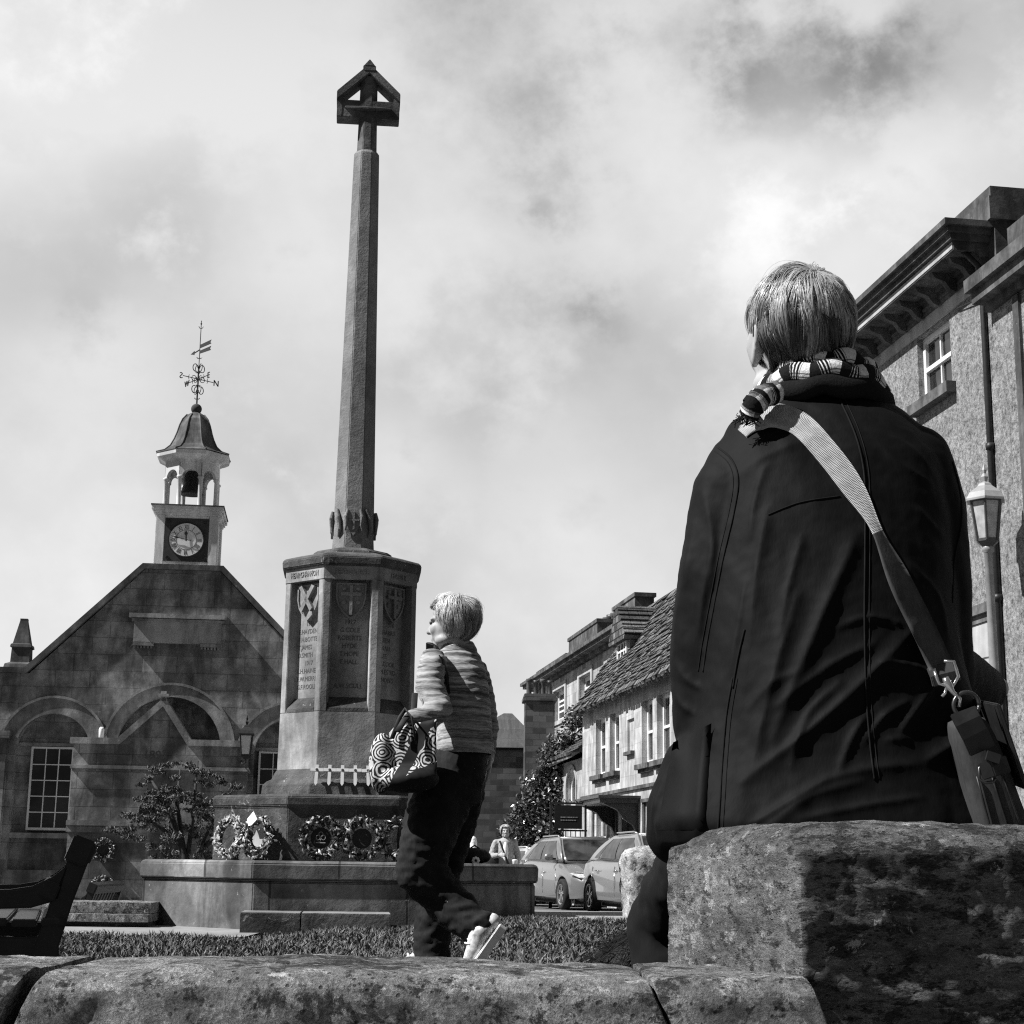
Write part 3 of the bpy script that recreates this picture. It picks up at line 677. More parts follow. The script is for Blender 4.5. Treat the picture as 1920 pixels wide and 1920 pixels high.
# clock turret
TV = .62; tx0, tx1 = -.86, .30; TC = (tx0+tx1)/2
tur = MB(); tur.box(tx0+.04, tx1-.04, .06, 1.2, hz(5.86), hz(6.9)); tz = tur.build('turret', M_turret, hall)
mb = MB()
for a, b in ((tx0, tx0+.17), (tx1-.17, tx1)):
    mb.box(a, b, .02, .2, hz(5.9), hz(6.86)); mb.box(a, b, 1.06, 1.24, hz(5.9), hz(6.86))
mb.box(tx0+.17, tx1-.17, .03, .1, hz(6.80), hz(6.86)); mb.box(tx0+.17, tx1-.17, .03, .1, hz(5.9), hz(5.98)); mb.box(tx0-.02, tx1+.02, .0, 1.26, hz(5.84), hz(5.902))
mb.build('pilasters', M_turret, tz, bevel=.008)
mb = MB()
for o, z0, z1 in ((.02, 6.858, 6.90), (.05, 6.90, 6.95), (.085, 6.95, 7.03)): mb.box(tx0-o, tx1+o, .02-o, 1.24+o, hz(z0), hz(z1))
mb.build('turret_cornice', M_turret, tz, bevel=.006)
MB().box(tx0-.10, tx1+.10, .02-.10, 1.24+.10, hz(7.03), hz(7.05)).build('lead_flashing', M_fartrim, tz)
ck = thing('clock', 'square clock with dark board, white dial and black hands on the town hall turret', 'clock', tuple(HM @ V((TC, .030, hz(6.39)))), HA)
MB().box(-.40, .40, -.012, .03, -.41, .41).build('clock_board', M_dial, ck)
def disc(r0, r1, y0, y1, n=40):
    m = MB(); A = [2*math.pi*i/n for i in range(n)]
    if r0 <= 0: return m.prism([(r1*math.cos(a), r1*math.sin(a)) for a in A], y0, y1)
    return m.band([(r1*math.cos(a), r1*math.sin(a)) for a in A], [(r0*math.cos(a), r0*math.sin(a)) for a in A], y0, y1)
disc(0, .325, -.022, -.010).build('dial', M_dialw, ck)
mb = disc(.315, .335, -.03, -.012); mb2 = disc(.185, .192, -.025, -.02); mb.add(mb2.v, mb2.f)
for i, t in enumerate(('XII','I','II','III','IIII','V','VI','VII','VIII','IX','X','XI')):
    a = -i*math.pi/6
    M = Matrix.Rotation(RAD(90), 4, 'X') @ Matrix.Rotation(a, 4, 'Z') @ Matrix.Translation((0, .202, .024))
    mb.text(t, .125, M, .001, 'CENTER', .6)
for sx in (-1, 1):
    for szz in (-1, 1): mb.tube([(sx*.335+.028*math.cos(q_), -.015, szz*.345+.028*math.sin(q_)) for q_ in [2*math.pi*i/12 for i in range(13)]], .006, 5)
mb.build('numerals', M_iron, ck, fix=False)
mb = MB()
def hand(ang, l, back, wd, y):
    M = Matrix.Rotation(ang, 4, 'Y'); s = len(mb.v)
    mb.prism([(-wd*.5, -back), (wd*.5, -back), (wd*.5, l*.45), (wd*1.5, l*.62), (wd*.4, l*.8), (0, l), (-wd*.4, l*.8), (-wd*1.5, l*.62), (-wd*.5, l*.45)], y, y+.006); mb.xf(M, s)
hand(RAD(-3), .19, .03, .022, -.04); hand(RAD(-78), .30, .10, .012, -.05)
mb.build('hands', M_iron, ck)
# bell cupola
CC = (TC, TV, 0)
cup = MB()
A8 = .475
vv = octring(A8); cp = MB(); 
for x, y in vv:
    cp.lathe([(.055, hz(7.05)), (.05, hz(7.08)), (.042, hz(7.12)), (.040, hz(7.60)), (.06, hz(7.62)), (.06, hz(7.65)), (.045, hz(7.66))], (TC+x, TV+y, 0), 10)
cp.build('columns', M_turret, tz, True)
mb = MB(); hw = A8*math.tan(math.pi/8)
for k in range(8):
    s = len(mb.v)
    poly = [(-hw, hz(7.64)), (-.155, hz(7.64))] + arc(0, hz(7.64), .155, 180, 0, 12) + [(hw, hz(7.64)), (hw, hz(7.93)), (-hw, hz(7.93))]
    mb.prism(poly, -A8-.03, -A8+.04); mb.xf(Matrix.Translation((TC, TV, 0)) @ facem(k), s)
mb.build('arcade', M_turret, tz)
oc = MB().lathe([(a/C8, z) for a, z in ((.50, hz(7.92)), (.505, hz(7.98)), (.60, hz(8.02)), (.665, hz(8.06)), (.68, hz(8.13)))], CC, 8, math.pi/8); oc.build('cupola_cornice', M_turret, tz)
MB().lathe([(a/C8, z) for a, z in ((.69, hz(8.128)), (.685, hz(8.15)), (.54, hz(8.21)), (.44, hz(8.31)), (.375, hz(8.45)), (.325, hz(8.6)), (.29, hz(8.74)), (.24, hz(8.87)), (.165, hz(8.97)), (.06, hz(9.04)))], CC, 8, math.pi/8).build('cupola_roof', M_lead, tz, bevel=.004)
mb = MB()
for k in range(8):
    a = math.pi/8+k*math.pi/4
    mb.tube([(TC+r/C8*math.cos(a), TV+r/C8*math.sin(a), z) for r, z in ((.69, hz(8.155)), (.54, hz(8.215)), (.44, hz(8.315)), (.375, hz(8.455)), (.325, hz(8.605)), (.29, hz(8.745)), (.24, hz(8.875)), (.165, hz(8.975)))], .016, 6)
mb.build('lead_rolls', M_lead, tz, True)
MB().ell((TC, TV, hz(9.11)), (.105, .105, .105)).build('ball', M_fartrim, tz, True)
MB().lathe([(.0, hz(7.86)), (.10, hz(7.85)), (.15, hz(7.78)), (.165, hz(7.6)), (.20, hz(7.46)), (.235, hz(7.40)), (.23, hz(7.395)), (.02, hz(7.42))], CC, 24).build('bell', M_iron, tz, True)
# weather vane
vz = hz(9.2)
vane = thing('weather_vane', 'black wrought iron weather vane with scrolls and compass letters on the cupola', 'weather vane', tuple(HM @ V((TC, TV, vz))), HA)
mb = MB(); mb.tube([(0,0,0),(0,0,.75)], .016, 8); mb.tube([(0,0,.75),(0,0,1.72)], .009, 6)
mb.lathe([(.0,1.70),(.018,1.66),(.004,1.62)], n=8); mb.tube([(-.045,0,1.60),(-.02,0,1.56),(.02,0,1.56),(.045,0,1.60)], .007, 5)
for z in (.12, .95): 
    for sx in (-1, 1): mb.tube([(0,0,z),(sx*.03,0,z-.01),(sx*.05,0,z+.015)], .009, 5)
def scroll(M, pts, r=.0085):
    mb.tube([M @ V(p) for p in pts], r, 6)
for k in range(4):
    M = Matrix.Rotation(k*math.pi/2+RAD(35), 4, 'Z')
    for up in (1, -1):
        zc = .52
        loop = [(.0, 0, zc+up*.10)] + [(.075+.055*math.cos(RAD(t)), 0, zc+up*(.22+.075*math.sin(RAD(t)))) for t in range(-120, 200, 20)]
        scroll(M, loop)
    scroll(M, [(.09+.055*math.cos(RAD(t)), 0, .52+.055*math.sin(RAD(t))) for t in range(0, 361, 30)], .007)
    mb.tube([M @ V((0,0,.52)), M @ V((.34,0,.52))], .008, 6)
    mb.tube([M @ V((.2,0,.47)), M @ V((.22,0,.52)), M @ V((.2,0,.57))], .006, 5)
mb.build('scrollwork', M_iron, vane)
for k, L in enumerate('NESW'):
    mb = MB()
    M = Matrix.Rotation(RAD(35)-k*math.pi/2, 4, 'Z') @ Matrix.Translation((.34, 0, .46)) @ Matrix.Rotation(RAD(90), 4, 'X')
    mb.text(L, .17, M, .008, 'LEFT')
    mb.build('compass_letter', M_iron, vane, fix=False)
mb = MB(); M = Matrix.Rotation(RAD(-50), 4, 'Z') @ Matrix.Rotation(RAD(-16), 4, 'Y')
s = len(mb.v)
mb.prism([(.0,1.15),(.42,1.15),(.38,1.19),(.42,1.23),(.0,1.22)], -.005, .005); mb.prism([(.0,1.04),(.42,1.02),(.38,1.06),(.42,1.10),(.0,1.10)], -.005, .005)
mb.tube([(0,0,1.12),(-.2,0,1.10)], .012, 6); mb.prism([(-.2,1.06),(-.2,1.14),(-.34,1.10)], -.005, .005)
mb.v[s:] = [tuple(Matrix.Rotation(RAD(-55), 4, 'Z') @ V(p)) for p in mb.v[s:]]
mb.build('pointer', M_iron, vane)
# wall lantern, white lamp, wreaths on the hall
lp = HM @ V((1.06, -1.02, hz(2.33)))
lan = thing('wall_lantern', 'hanging black framed wall lantern with frosted panes on the town hall', 'lantern', tuple(lp), HA)
def lantern(par, h, rb, rt, n, rot=0.0, glass=M_lampglass, frame=M_iron, topf=None):
    MB().lathe([(rb, .02), (rt, h)], n=n, rot=rot).build('lantern_glass', glass, par)
    mb = MB()
    for k in range(n):
        a = rot+2*math.pi*k/n; mb.tube([(rb*1.02*math.cos(a), rb*1.02*math.sin(a), .0), (rt*1.02*math.cos(a), rt*1.02*math.sin(a), h)], .012*rt/.13, 5)
    mb.lathe([(rb*.5, -.05*rt/.13), (rb*1.06, -.01), (rb*1.08, .022)], n=n, rot=rot); mb.lathe([(rt*1.08, h-.012), (rt*1.1, h+.012)], n=n, rot=rot)
    mb.build('lantern_frame', frame, par)
    MB().lathe([(rt*1.32, h), (rt*1.32, h+.025), (rt*1.1, h+.07*rt/.13), (rt*.5, h+.13*rt/.13), (rt*.42, h+.15*rt/.13), (rt*.16, h+.17*rt/.13), (rt*.26, h+.21*rt/.13), (rt*.12, h+.24*rt/.13), (rt*.16, h+.27*rt/.13), (rt*.03, h+.32*rt/.13)], n=n, rot=rot).build('lantern_cap', topf or frame, par)
lantern(lan, .36, .10, .145, 4, math.pi/4)
MB().tube([(-.1,.40,-.02),(-.06,.2,-.14),(0,.0,-.12),(0,0,-.04)], .014, 6).build('bracket', M_iron, lan)
wl = MB().lathe([(.03,0),(.045,.02),(.05,.16),(.03,.2)], n=12).build('porch_lamp', M_card, None, True); wl.location = HM @ V((-1.52, -.6, hz(2.61))); tag(wl, 'small white cylinder lamp on the town hall porch parapet', 'lamp')
for (u, z, lb, sd) in ((-1.33, .66, 'dark wreath hung on the town hall porch wall, upper of two'.replace('upper of two', 'above another'), 11), (-1.31, .02, 'dark wreath low on the town hall porch wall by the bench', 12), (-.16, .70, 'wreath on the porch wall half hidden by the small tree', 13)):
    ww = wreath(tuple(HM @ V((u, -.76, hz(z)))), HA, lb, r=.155, t=.055, seed=sd, light=.3, size=.06, group='wreaths on the town hall', lean=0, n=220)
# ================================================================== STREET (local x = into the row, y = along the street away from us)
SA = RAD(9.0); SM = Matrix.Rotation(SA, 4, 'Z'); ZG = -0.6
def sp(o, s, z): return SM @ V((o, s, z))
def yy(z): return z-ZG
def sashx(parent, y0, y1, z0, z1, x, ny=2, nz=2, fw=.06, bar=.025, mid=True, mat=None, name='window'):
    f = MB().band([(y0,z0),(y1,z0),(y1,z1),(y0,z1)], [(y0+fw,z0+fw),(y1-fw,z0+fw),(y1-fw,z1-fw),(y0+fw,z1-fw)], x-.035, x+.035, 'yz')
    if mid: zm = (z0+z1)/2; f.box(x-.045, x+.02, y0+fw, y1-fw, zm-.03, zm+.03)
    for i in range(1, ny): q = y0+(y1-y0)*i/ny; f.box(x-.02, x+.015, q-bar/2, q+bar/2, z0+fw, z1-fw)
    for i in range(1, nz): q = z0+(z1-z0)*i/nz; f.box(x-.018, x+.012, y0+fw, y1-fw, q-bar/2, q+bar/2)
    wn = f.build(name, mat or M_white, parent)
    MB().box(x+.012, x+.02, y0+fw*.5, y1-fw*.5, z0+fw*.5, z1-fw*.5).build('pane', M_glass, wn)
    return wn
def boxm(*a): return MB().box(*a)
def chimney(par, x, y, zb, zt, wx, wy, pots, mat=M_fartrim, name='chimney', r=.12, hp=.5):
    mb = MB(); mb.box(x-wx/2, x+wx/2, y-wy/2, y+wy/2, zb, zt-.25); mb.box(x-wx/2-.08, x+wx/2+.08, y-wy/2-.08, y+wy/2+.08, zt-.25, zt-.12); mb.box(x-wx/2-.04, x+wx/2+.04, y-wy/2-.04, y+wy/2+.04, zt-.12, zt)
    c = mb.build(name, mat, par, bevel=.015)
    for i, (px, py, h) in enumerate(pots):
        MB().lathe([(r*1.05, zt), (r*.9, zt+.05), (r*.85, zt+h*.8), (r*1.05, zt+h*.84), (r*1.05, zt+h), (r*.7, zt+h), (r*.7, zt+h*.6)], (x+px, y+py, 0), 10).build('chimney_pot', M_lampdark if i % 2 else M_brickdark, c, True)
    return c

# ---- the tall rendered building on the right
s0, s1 = 18.15, 26.3
big = thing('tall_building', 'three storey rendered Georgian building with bracketed cornice and sash windows on the right', 'building', sp(9, s0, ZG), SA)
L = s1-s0
wm = boxm(0, 7, 0, L, 0, yy(7.8)).mesh('w')
wins = [(1.42, 6.82), (3.9, 6.82), (6.4, 6.82)]
cut = [boxm(-.2, .22, y, y+1.08, yy(z), yy(z+.95)) for y, z in wins]
cut += [boxm(-.2, .22, y, y+1.1, yy(4.35), yy(5.75)) for y in (3.9, 6.4)]
link('wall', boolcut(wm, cut), M_render, big)
for y, z in wins:
    sashx(big, y, y+1.08, yy(z), yy(z+.95), .12, 2, 2, .08, .035)
    boxm(-.14, .05, y-.12, y+1.2, yy(z-.15), yy(z)-.002).build('window_sill', M_fartrim, big)
for y in (3.9, 6.4):
    sashx(big, y, y+1.1, yy(4.35), yy(5.75), .12, 2, 4); boxm(-.14, .05, y-.1, y+1.2, yy(4.2), yy(4.35)-.002).build('window_sill', M_fartrim, big)
boxm(-.025, .3, 0.02, L, yy(7.80), yy(7.98)).build('frieze_band', M_lightband, big)
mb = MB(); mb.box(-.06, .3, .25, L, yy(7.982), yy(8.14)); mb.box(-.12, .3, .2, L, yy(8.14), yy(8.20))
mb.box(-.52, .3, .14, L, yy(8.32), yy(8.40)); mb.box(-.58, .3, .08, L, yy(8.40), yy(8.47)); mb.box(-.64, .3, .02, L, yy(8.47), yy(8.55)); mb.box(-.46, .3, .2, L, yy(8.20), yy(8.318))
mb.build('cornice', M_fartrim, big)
boxm(-.47, -.44, .22, L, yy(8.22), yy(8.31)).build('cornice_fillet', M_lightband, big)
mb = MB()
for i in range(20):
    y = .45+i*.56
    if y > L-.2: break
    mb.prism([(-.40, yy(8.198)), (-.37, yy(8.13)), (-.22, yy(8.08)), (-.15, yy(7.98)), (-.07, yy(7.95)), (-.05, yy(8.198))], y, y+.11, 'xz')
    mb.box(-.09, -.02, y+.24, y+.50, yy(8.03), yy(8.06))
mb.build('cornice_bracket', M_fartrim, big)
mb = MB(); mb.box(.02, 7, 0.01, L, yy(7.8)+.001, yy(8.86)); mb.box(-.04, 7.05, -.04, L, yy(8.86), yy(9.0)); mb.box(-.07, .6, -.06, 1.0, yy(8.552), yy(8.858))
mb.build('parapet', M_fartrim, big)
mb = MB(); mb.box(-.10, .1, .3, L, yy(3.62), yy(3.74)); mb.box(-.05, .1, .3, L, yy(3.52), yy(3.618)); mb.build('string_course', M_fartrim, big)
boxm(-.03, .1, .3, L, 0, yy(3.518)).build('ground_storey', M_ashlar2, big)
boxm(-.05, .1, -.02, .28, 0, yy(7.6)).build('quoin_strip', M_render, big)
mb = MB(); mb.tube([(-.36,.30,yy(8.3)),(-.12,.24,yy(8.02)),(-.09,.22,yy(7.7)),(-.09,.22,0.1)], .042, 8)
for z in (3.7, 5.6, 7.5): mb.lathe([(.06, 0), (.06, .08)], (-.09, .22, yy(z)), 8)
mb.tube([(-.05,.25,yy(7.62)),(-.04,1.1,yy(7.75))], .01, 5)
mb.build('drainpipe', M_iron, big, True)
# ---- neighbour cut off by the frame
nb = thing('corner_building', 'lower stone building with moulded cornice at the right edge beside the lamp post', 'building', sp(9, 18.1, ZG), SA)
boxm(-.10, 7, -9, 0, 0, yy(7.35)).build('wall', M_render, nb)
mb = MB(); mb.box(-.18, 7, -9, .03, yy(7.30), yy(7.40)); mb.box(-.34, 7, -9, .06, yy(7.40), yy(7.55)); mb.box(-.42, 7, -9, .10, yy(7.55), yy(7.72)); mb.box(-.05, 7, -9, -.4, yy(7.72), yy(8.25)); mb.build('cornice', M_fartrim, nb)
boxm(-.14, -.098, -.75, -.60, 0, yy(7.28)).build('pilaster_strip', M_fartrim, nb)
# ---- street lamp
lampP = sp(8.42, 17.55, -0.6)
lm = thing('street_lamp', 'old hexagonal street lamp on slim pale post before the rendered building', 'street lamp', lampP, 0)
MB().lathe([(.16, 0), (.16, .25), (.11, .35), (.075, 1.0), (.062, 1.05), (.056, 3.2), (.045, 4.72), (.07, 4.74), (.07, 4.78), (.04, 4.83)], n=14).build('post', M_lampgrey, lm, True)
lh = bpy.data.objects.new('lantern_head', None); COL.objects.link(lh); lh.parent = lm; lh.location = (0, 0, 4.86)
lantern(lh, .47, .125, .185, 6, 0.2, plain('old_lamp_pane', .38, .3, .3, 9), M_lampdark, M_lampgrey)
# ---- nearest house of the row: long stone house with dormer
h0, h1 = 26.4, 43.95
hs = thing('stone_house', 'pale stone house with steep tiled roof, dormer and paired tall windows', 'house', sp(9, h0, ZG), SA)
L = h1-h0
def ys(s): return s-h0
wm = boxm(0, 3.6, 0, L, 0, yy(4.72)).mesh('w')
up = [(41.05, 42.2), (39.45, 40.5), (36.05, 37.1), (34.5, 35.65)]
lo = [(41.2, 42.1), (37.7, 39.2), (40.1, 40.7), (34.6, 36.6), (31.0, 32.6)]
cut = [boxm(-.2, .26, ys(a), ys(b), yy(2.82), yy(4.30)) for a, b in up] + [boxm(-.2, .28, ys(a), ys(b), yy(-.5 if i == 1 else .1), yy(1.85)) for i, (a, b) in enumerate(lo)]
cut += [boxm(-.2, .06, ys(37.86), ys(38.56), yy(3.22), yy(3.98))]
link('wall', boolcut(wm, cut), M_ashlar, hs)
for a, b in up:
    sashx(hs, ys(a), ys(b), yy(2.82), yy(4.30), .17, 2, 2, .10, .05)
    mb = MB(); mb.box(-.16, .06, ys(a)-.1, ys(b)+.1, yy(2.70), yy(2.815)); mb.box(-.09, .02, ys(a)-.04, ys(b)+.04, yy(2.62), yy(2.698)); mb.build('window_sill', M_fartrim, hs)
boxm(-.10, .03, ys(37.8), ys(38.6), yy(3.12), yy(3.20)).build('niche_sill', M_fartrim, hs)
for i, (a, b) in enumerate(lo):
    if i == 1:
        d_ = boxm(.14, .2, ys(a), ys(b), yy(-.5), yy(1.85)).build('door', M_dark, hs)
    else: sashx(hs, ys(a), ys(b), yy(.1), yy(1.85), .17, 2, 2, .1, .05)
mb = MB(); mb.box(-.06, .04, 0, L-.01, yy(2.28), yy(2.36)); 
for a, b in ((40.9, 42.5), (39.6, 40.8), (34.3, 36.9)): mb.box(-.09, .03, ys(a), ys(b), yy(1.95), yy(2.03)); mb.box(-.05, .03, ys(a), ys(a)+.16, yy(.0), yy(1.948)); mb.box(-.05, .03, ys(b)-.16, ys(b), yy(.0), yy(1.948))
mb.build('string_course', M_fartrim, hs)
mb = MB(); mb.box(-.95, .02, ys(37.3), ys(40.0), yy(1.95), yy(2.06)); mb.box(-1.0, .02, ys(37.2), ys(40.1), yy(2.06), yy(2.12))
for s in (37.45, 39.75): mb.prism([(0, yy(1.2)), (-.12, yy(1.45)), (-.35, yy(1.6)), (-.5, yy(1.8)), (-.85, yy(1.948)), (0, yy(1.948))], ys(s), ys(s)+.14, 'xz')
mb.build('door_hood', M_lampdark, hs)
# roof, steep
ez, rz_, ro = yy(4.70), yy(7.55), 1.78
mb = MB()
mb.loft([[(-.28, -.1, ez-.10), (ro, -.1, rz_), (ro+2.1, -.1, ez-.1), (ro, -.1, rz_-.2), (-.22, -.1, ez-.2)], [(-.28, L+.12, ez-.10), (ro, L+.12, rz_), (ro+2.1, L+.12, ez-.1), (ro, L+.12, rz_-.2), (-.22, L+.12, ez-.2)]])
rf = mb.build('roof', M_slate, hs)
rr = random.Random(5); mb = MB()
for i in range(70):
    y = i*L/70; d0 = rr.uniform(-.05, .04); mb.hexa([(-.32+d0,y,ez-.16),(-.1,y,ez+.14),(-.1,y+L/70*.92,ez+.14),(-.32+d0,y+L/70*.92,ez-.16),(-.34+d0,y,ez-.12),(-.12,y,ez+.19),(-.12,y+L/70*.92,ez+.19),(-.34+d0,y+L/70*.92,ez-.12)])
for k in range(1, 25):
    for i in range(58):
        y = i*L/58 + (k % 2)*.15; t = k*.135; dx, dz = .580*t, .815*t
        h_ = rr.uniform(.015, .06); w_ = L/58*rr.uniform(.85, .98)
        b = (-.29+dx, ez-.085+dz*1.04)
        mb.hexa([(b[0], y, b[1]), (b[0]+.17, y, b[1]+.22), (b[0]+.17, y+w_, b[1]+.22), (b[0], y+w_, b[1]), (b[0]-h_, y, b[1]+h_*.7), (b[0]+.16, y, b[1]+.235), (b[0]+.16, y+w_, b[1]+.235), (b[0]-h_, y+w_, b[1]+h_*.7)])
mb.build('tile_courses', M_slate, rf)
mb = MB(); mb.prism([(0, ez), (ro, rz_-.15), (ro+1.8, ez)], L-.3, L, 'xz'); mb.prism([(0, ez), (ro, rz_-.15), (ro+1.8, ez)], 0, .3, 'xz'); mb.build('gable_wall', M_ashlar, hs)
# dormer
dy0, dy1 = ys(40.95), ys(42.35); dz0, dz1 = yy(5.50), yy(6.42)
dm = boxm(.62, 1.9, dy0, dy1, dz0-.4, dz1).build('dormer', M_ashlar, hs)
sashx(dm, dy0+.14, dy1-.14, dz0, dz1-.06, .60, 3, 3, .10, .05, False)
boxm(.44, .63, dy0-.05, dy1+.05, dz0-.12, dz0-.01).build('dormer_sill', M_white, dm)
my = (dy0+dy1)/2
mb = MB(); mb.loft([[(.42, dy0-.25, dz1-.06), (.42, my, dz1+.85), (.42, dy1+.25, dz1-.06), (.42, dy1+.2, dz1-.14), (.42, dy0-.2, dz1-.14)], [(2.2, dy0-.25, dz1-.06), (2.2, my, dz1+.85), (2.2, dy1+.25, dz1-.06), (2.2, dy1+.2, dz1-.14), (2.2, dy0-.2, dz1-.14)]])
for k in range(6):
    for i in range(6):
        t = k/6; x = .42+i*.27
        mb.hexa([(x, dy0-.28+t*.9, dz1-.06+t*.86), (x+.25, dy0-.28+t*.9, dz1-.06+t*.86), (x+.25, dy0-.1+t*.9, dz1+.10+t*.86), (x, dy0-.1+t*.9, dz1+.10+t*.86), (x, dy0-.30+t*.9, dz1-.0+t*.86), (x+.25, dy0-.30+t*.9, dz1-.0+t*.86), (x+.25, dy0-.1+t*.9, dz1+.13+t*.86), (x, dy0-.1+t*.9, dz1+.13+t*.86)])
mb.build('dormer_roof', M_slate, dm)
# ---- lean-to annex with arched window
an = thing('annex', 'small stone annex with sloping tiled roof and arched window beside the ivy', 'annex', sp(9, h1+.02, ZG), SA)
wm = boxm(0, 4, 0, 4.6, 0, yy(3.42)).mesh('w')
cut = [MB().prism([(.75, yy(2.15)), (2.15, yy(2.15))]+arc(1.45, yy(2.72), .7, 0, 180, 14, .5), -.2, .24, 'yz'), boxm(-.2, .22, 3.2, 3.9, yy(2.2), yy(3.0))]
link('wall', boolcut(wm, cut), M_ashlar, an)
aw = MB().band([(.75, yy(2.15)), (2.15, yy(2.15))]+arc(1.45, yy(2.72), .7, 0, 180, 14, .5), [(.88, yy(2.27)), (2.02, yy(2.27))]+arc(1.45, yy(2.72), .57, 0, 180, 14, .4), .12, .18, 'yz').box(.13, .17, 1.42, 1.48, yy(2.25), yy(3.15)).build('window', M_white, an)
MB().prism([(.8, yy(2.2)), (2.1, yy(2.2))]+arc(1.45, yy(2.72), .62, 0, 180, 14, .45), .16, .165, 'yz').build('pane', M_glass, aw)
mb = MB(); mb.band([(.68, yy(2.12)), (2.22, yy(2.12))]+arc(1.45, yy(2.72), .8, 0, 180, 14, .6), [(.75, yy(2.15)), (2.15, yy(2.15))]+arc(1.45, yy(2.72), .7, 0, 180, 14, .5), -.04, .02, 'yz'); mb.build('arch_moulding', M_lightband, an)
sashx(an, 3.2, 3.9, yy(2.2), yy(3.0), .15, 1, 2)
mb = MB(); mb.hexa([(-.3,-.0,yy(3.42)),(-.3,4.95,yy(3.30)),(3.2,4.95,yy(5.6)),(3.2,-.0,yy(5.6)),(-.3,-.0,yy(3.52)),(-.3,4.95,yy(3.40)),(3.2,4.95,yy(5.75)),(3.2,-.0,yy(5.75))])
for k in range(14):
    for i in range(13):
        t = k/14; y = i*.38; mb.hexa([(-.34+t*3.5,y,yy(3.50)+t*2.25),(-.04+t*3.5,y,yy(3.70)+t*2.25),(-.04+t*3.5,y+.36,yy(3.70)+t*2.25),(-.34+t*3.5,y+.36,yy(3.50)+t*2.25),(-.37+t*3.5,y,yy(3.56)+t*2.25),(-.04+t*3.5,y,yy(3.72)+t*2.25),(-.04+t*3.5,y+.36,yy(3.72)+t*2.25),(-.37+t*3.5,y+.36,yy(3.56)+t*2.25)])
mb.build('roof', M_slate, an)
# ---- tall parapeted house beyond
u0, u1 = 47.5, 65.5
uh = thing('parapet_house', 'tall stone house with panelled parapet rising behind the ivy and tiled roof', 'house', sp(11.5, u0, ZG), SA)
L = u1-u0
wn = [(54.6, 56.6), (59.3, 61.6), (50.2, 52.2)]
cut = [boxm(-.2, .3, a-u0, b-u0, yy(5.9), yy(7.08)) for a, b in wn]
link('wall', boolcut(boxm(0, 7, 0, L, 0, yy(7.5)).mesh('w'), cut), M_far, uh)
for a, b in wn:
    sashx(uh, a-u0, b-u0, yy(5.9), yy(7.08), .2, 2, 3, .14, .07); 
    mb = MB(); mb.band([(a-u0-.25, yy(5.75)), (b-u0+.25, yy(5.75)), (b-u0+.25, yy(7.28)), (a-u0-.25, yy(7.28))], [(a-u0, yy(5.9)), (b-u0, yy(5.9)), (b-u0, yy(7.08)), (a-u0, yy(7.08))], -.06, .02, 'yz'); mb.build('window_surround', M_lightband, uh)
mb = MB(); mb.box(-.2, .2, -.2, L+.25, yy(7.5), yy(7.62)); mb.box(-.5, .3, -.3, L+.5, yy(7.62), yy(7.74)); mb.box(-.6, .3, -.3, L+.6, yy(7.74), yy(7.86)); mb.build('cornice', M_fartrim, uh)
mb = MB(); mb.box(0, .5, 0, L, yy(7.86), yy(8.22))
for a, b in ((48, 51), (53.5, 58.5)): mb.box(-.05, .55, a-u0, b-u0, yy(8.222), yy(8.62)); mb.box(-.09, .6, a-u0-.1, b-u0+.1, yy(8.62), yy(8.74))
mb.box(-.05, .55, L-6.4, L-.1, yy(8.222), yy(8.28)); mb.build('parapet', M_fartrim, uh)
chimney(uh, 1.3, 9.9, yy(7.5), yy(8.75), .9, 2.0, [(0, -.65, .72), (0, 0, .75), (0, .65, .75)], r=.17)
# ---- far cottage with brick gable end, roof and big chimney
fc = thing('brick_cottage', 'far dark walled cottage with low roof and chimney stack behind the ivy', 'cottage', (-.4, 58, -.7), RAD(2))
MB().box(-1.6, 1.4, 0, 6, 0, 5.35).build('wall', M_brickdark, fc)
MB().prism([(-1.9, 5.3), (1.7, 5.3), (.5, 6.5), (.2, 6.5)], -.15, 6, 'xz').build('roof', M_far, fc)
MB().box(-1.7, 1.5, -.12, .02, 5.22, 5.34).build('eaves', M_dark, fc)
chimney(fc, 1.35, -2.2, 0, 6.95, 1.0, 1.0, [(-.36, 0, .55), (-.12, 0, .5), (.12, 0, .55), (.36, 0, .5)], M_brickdark, r=.10)
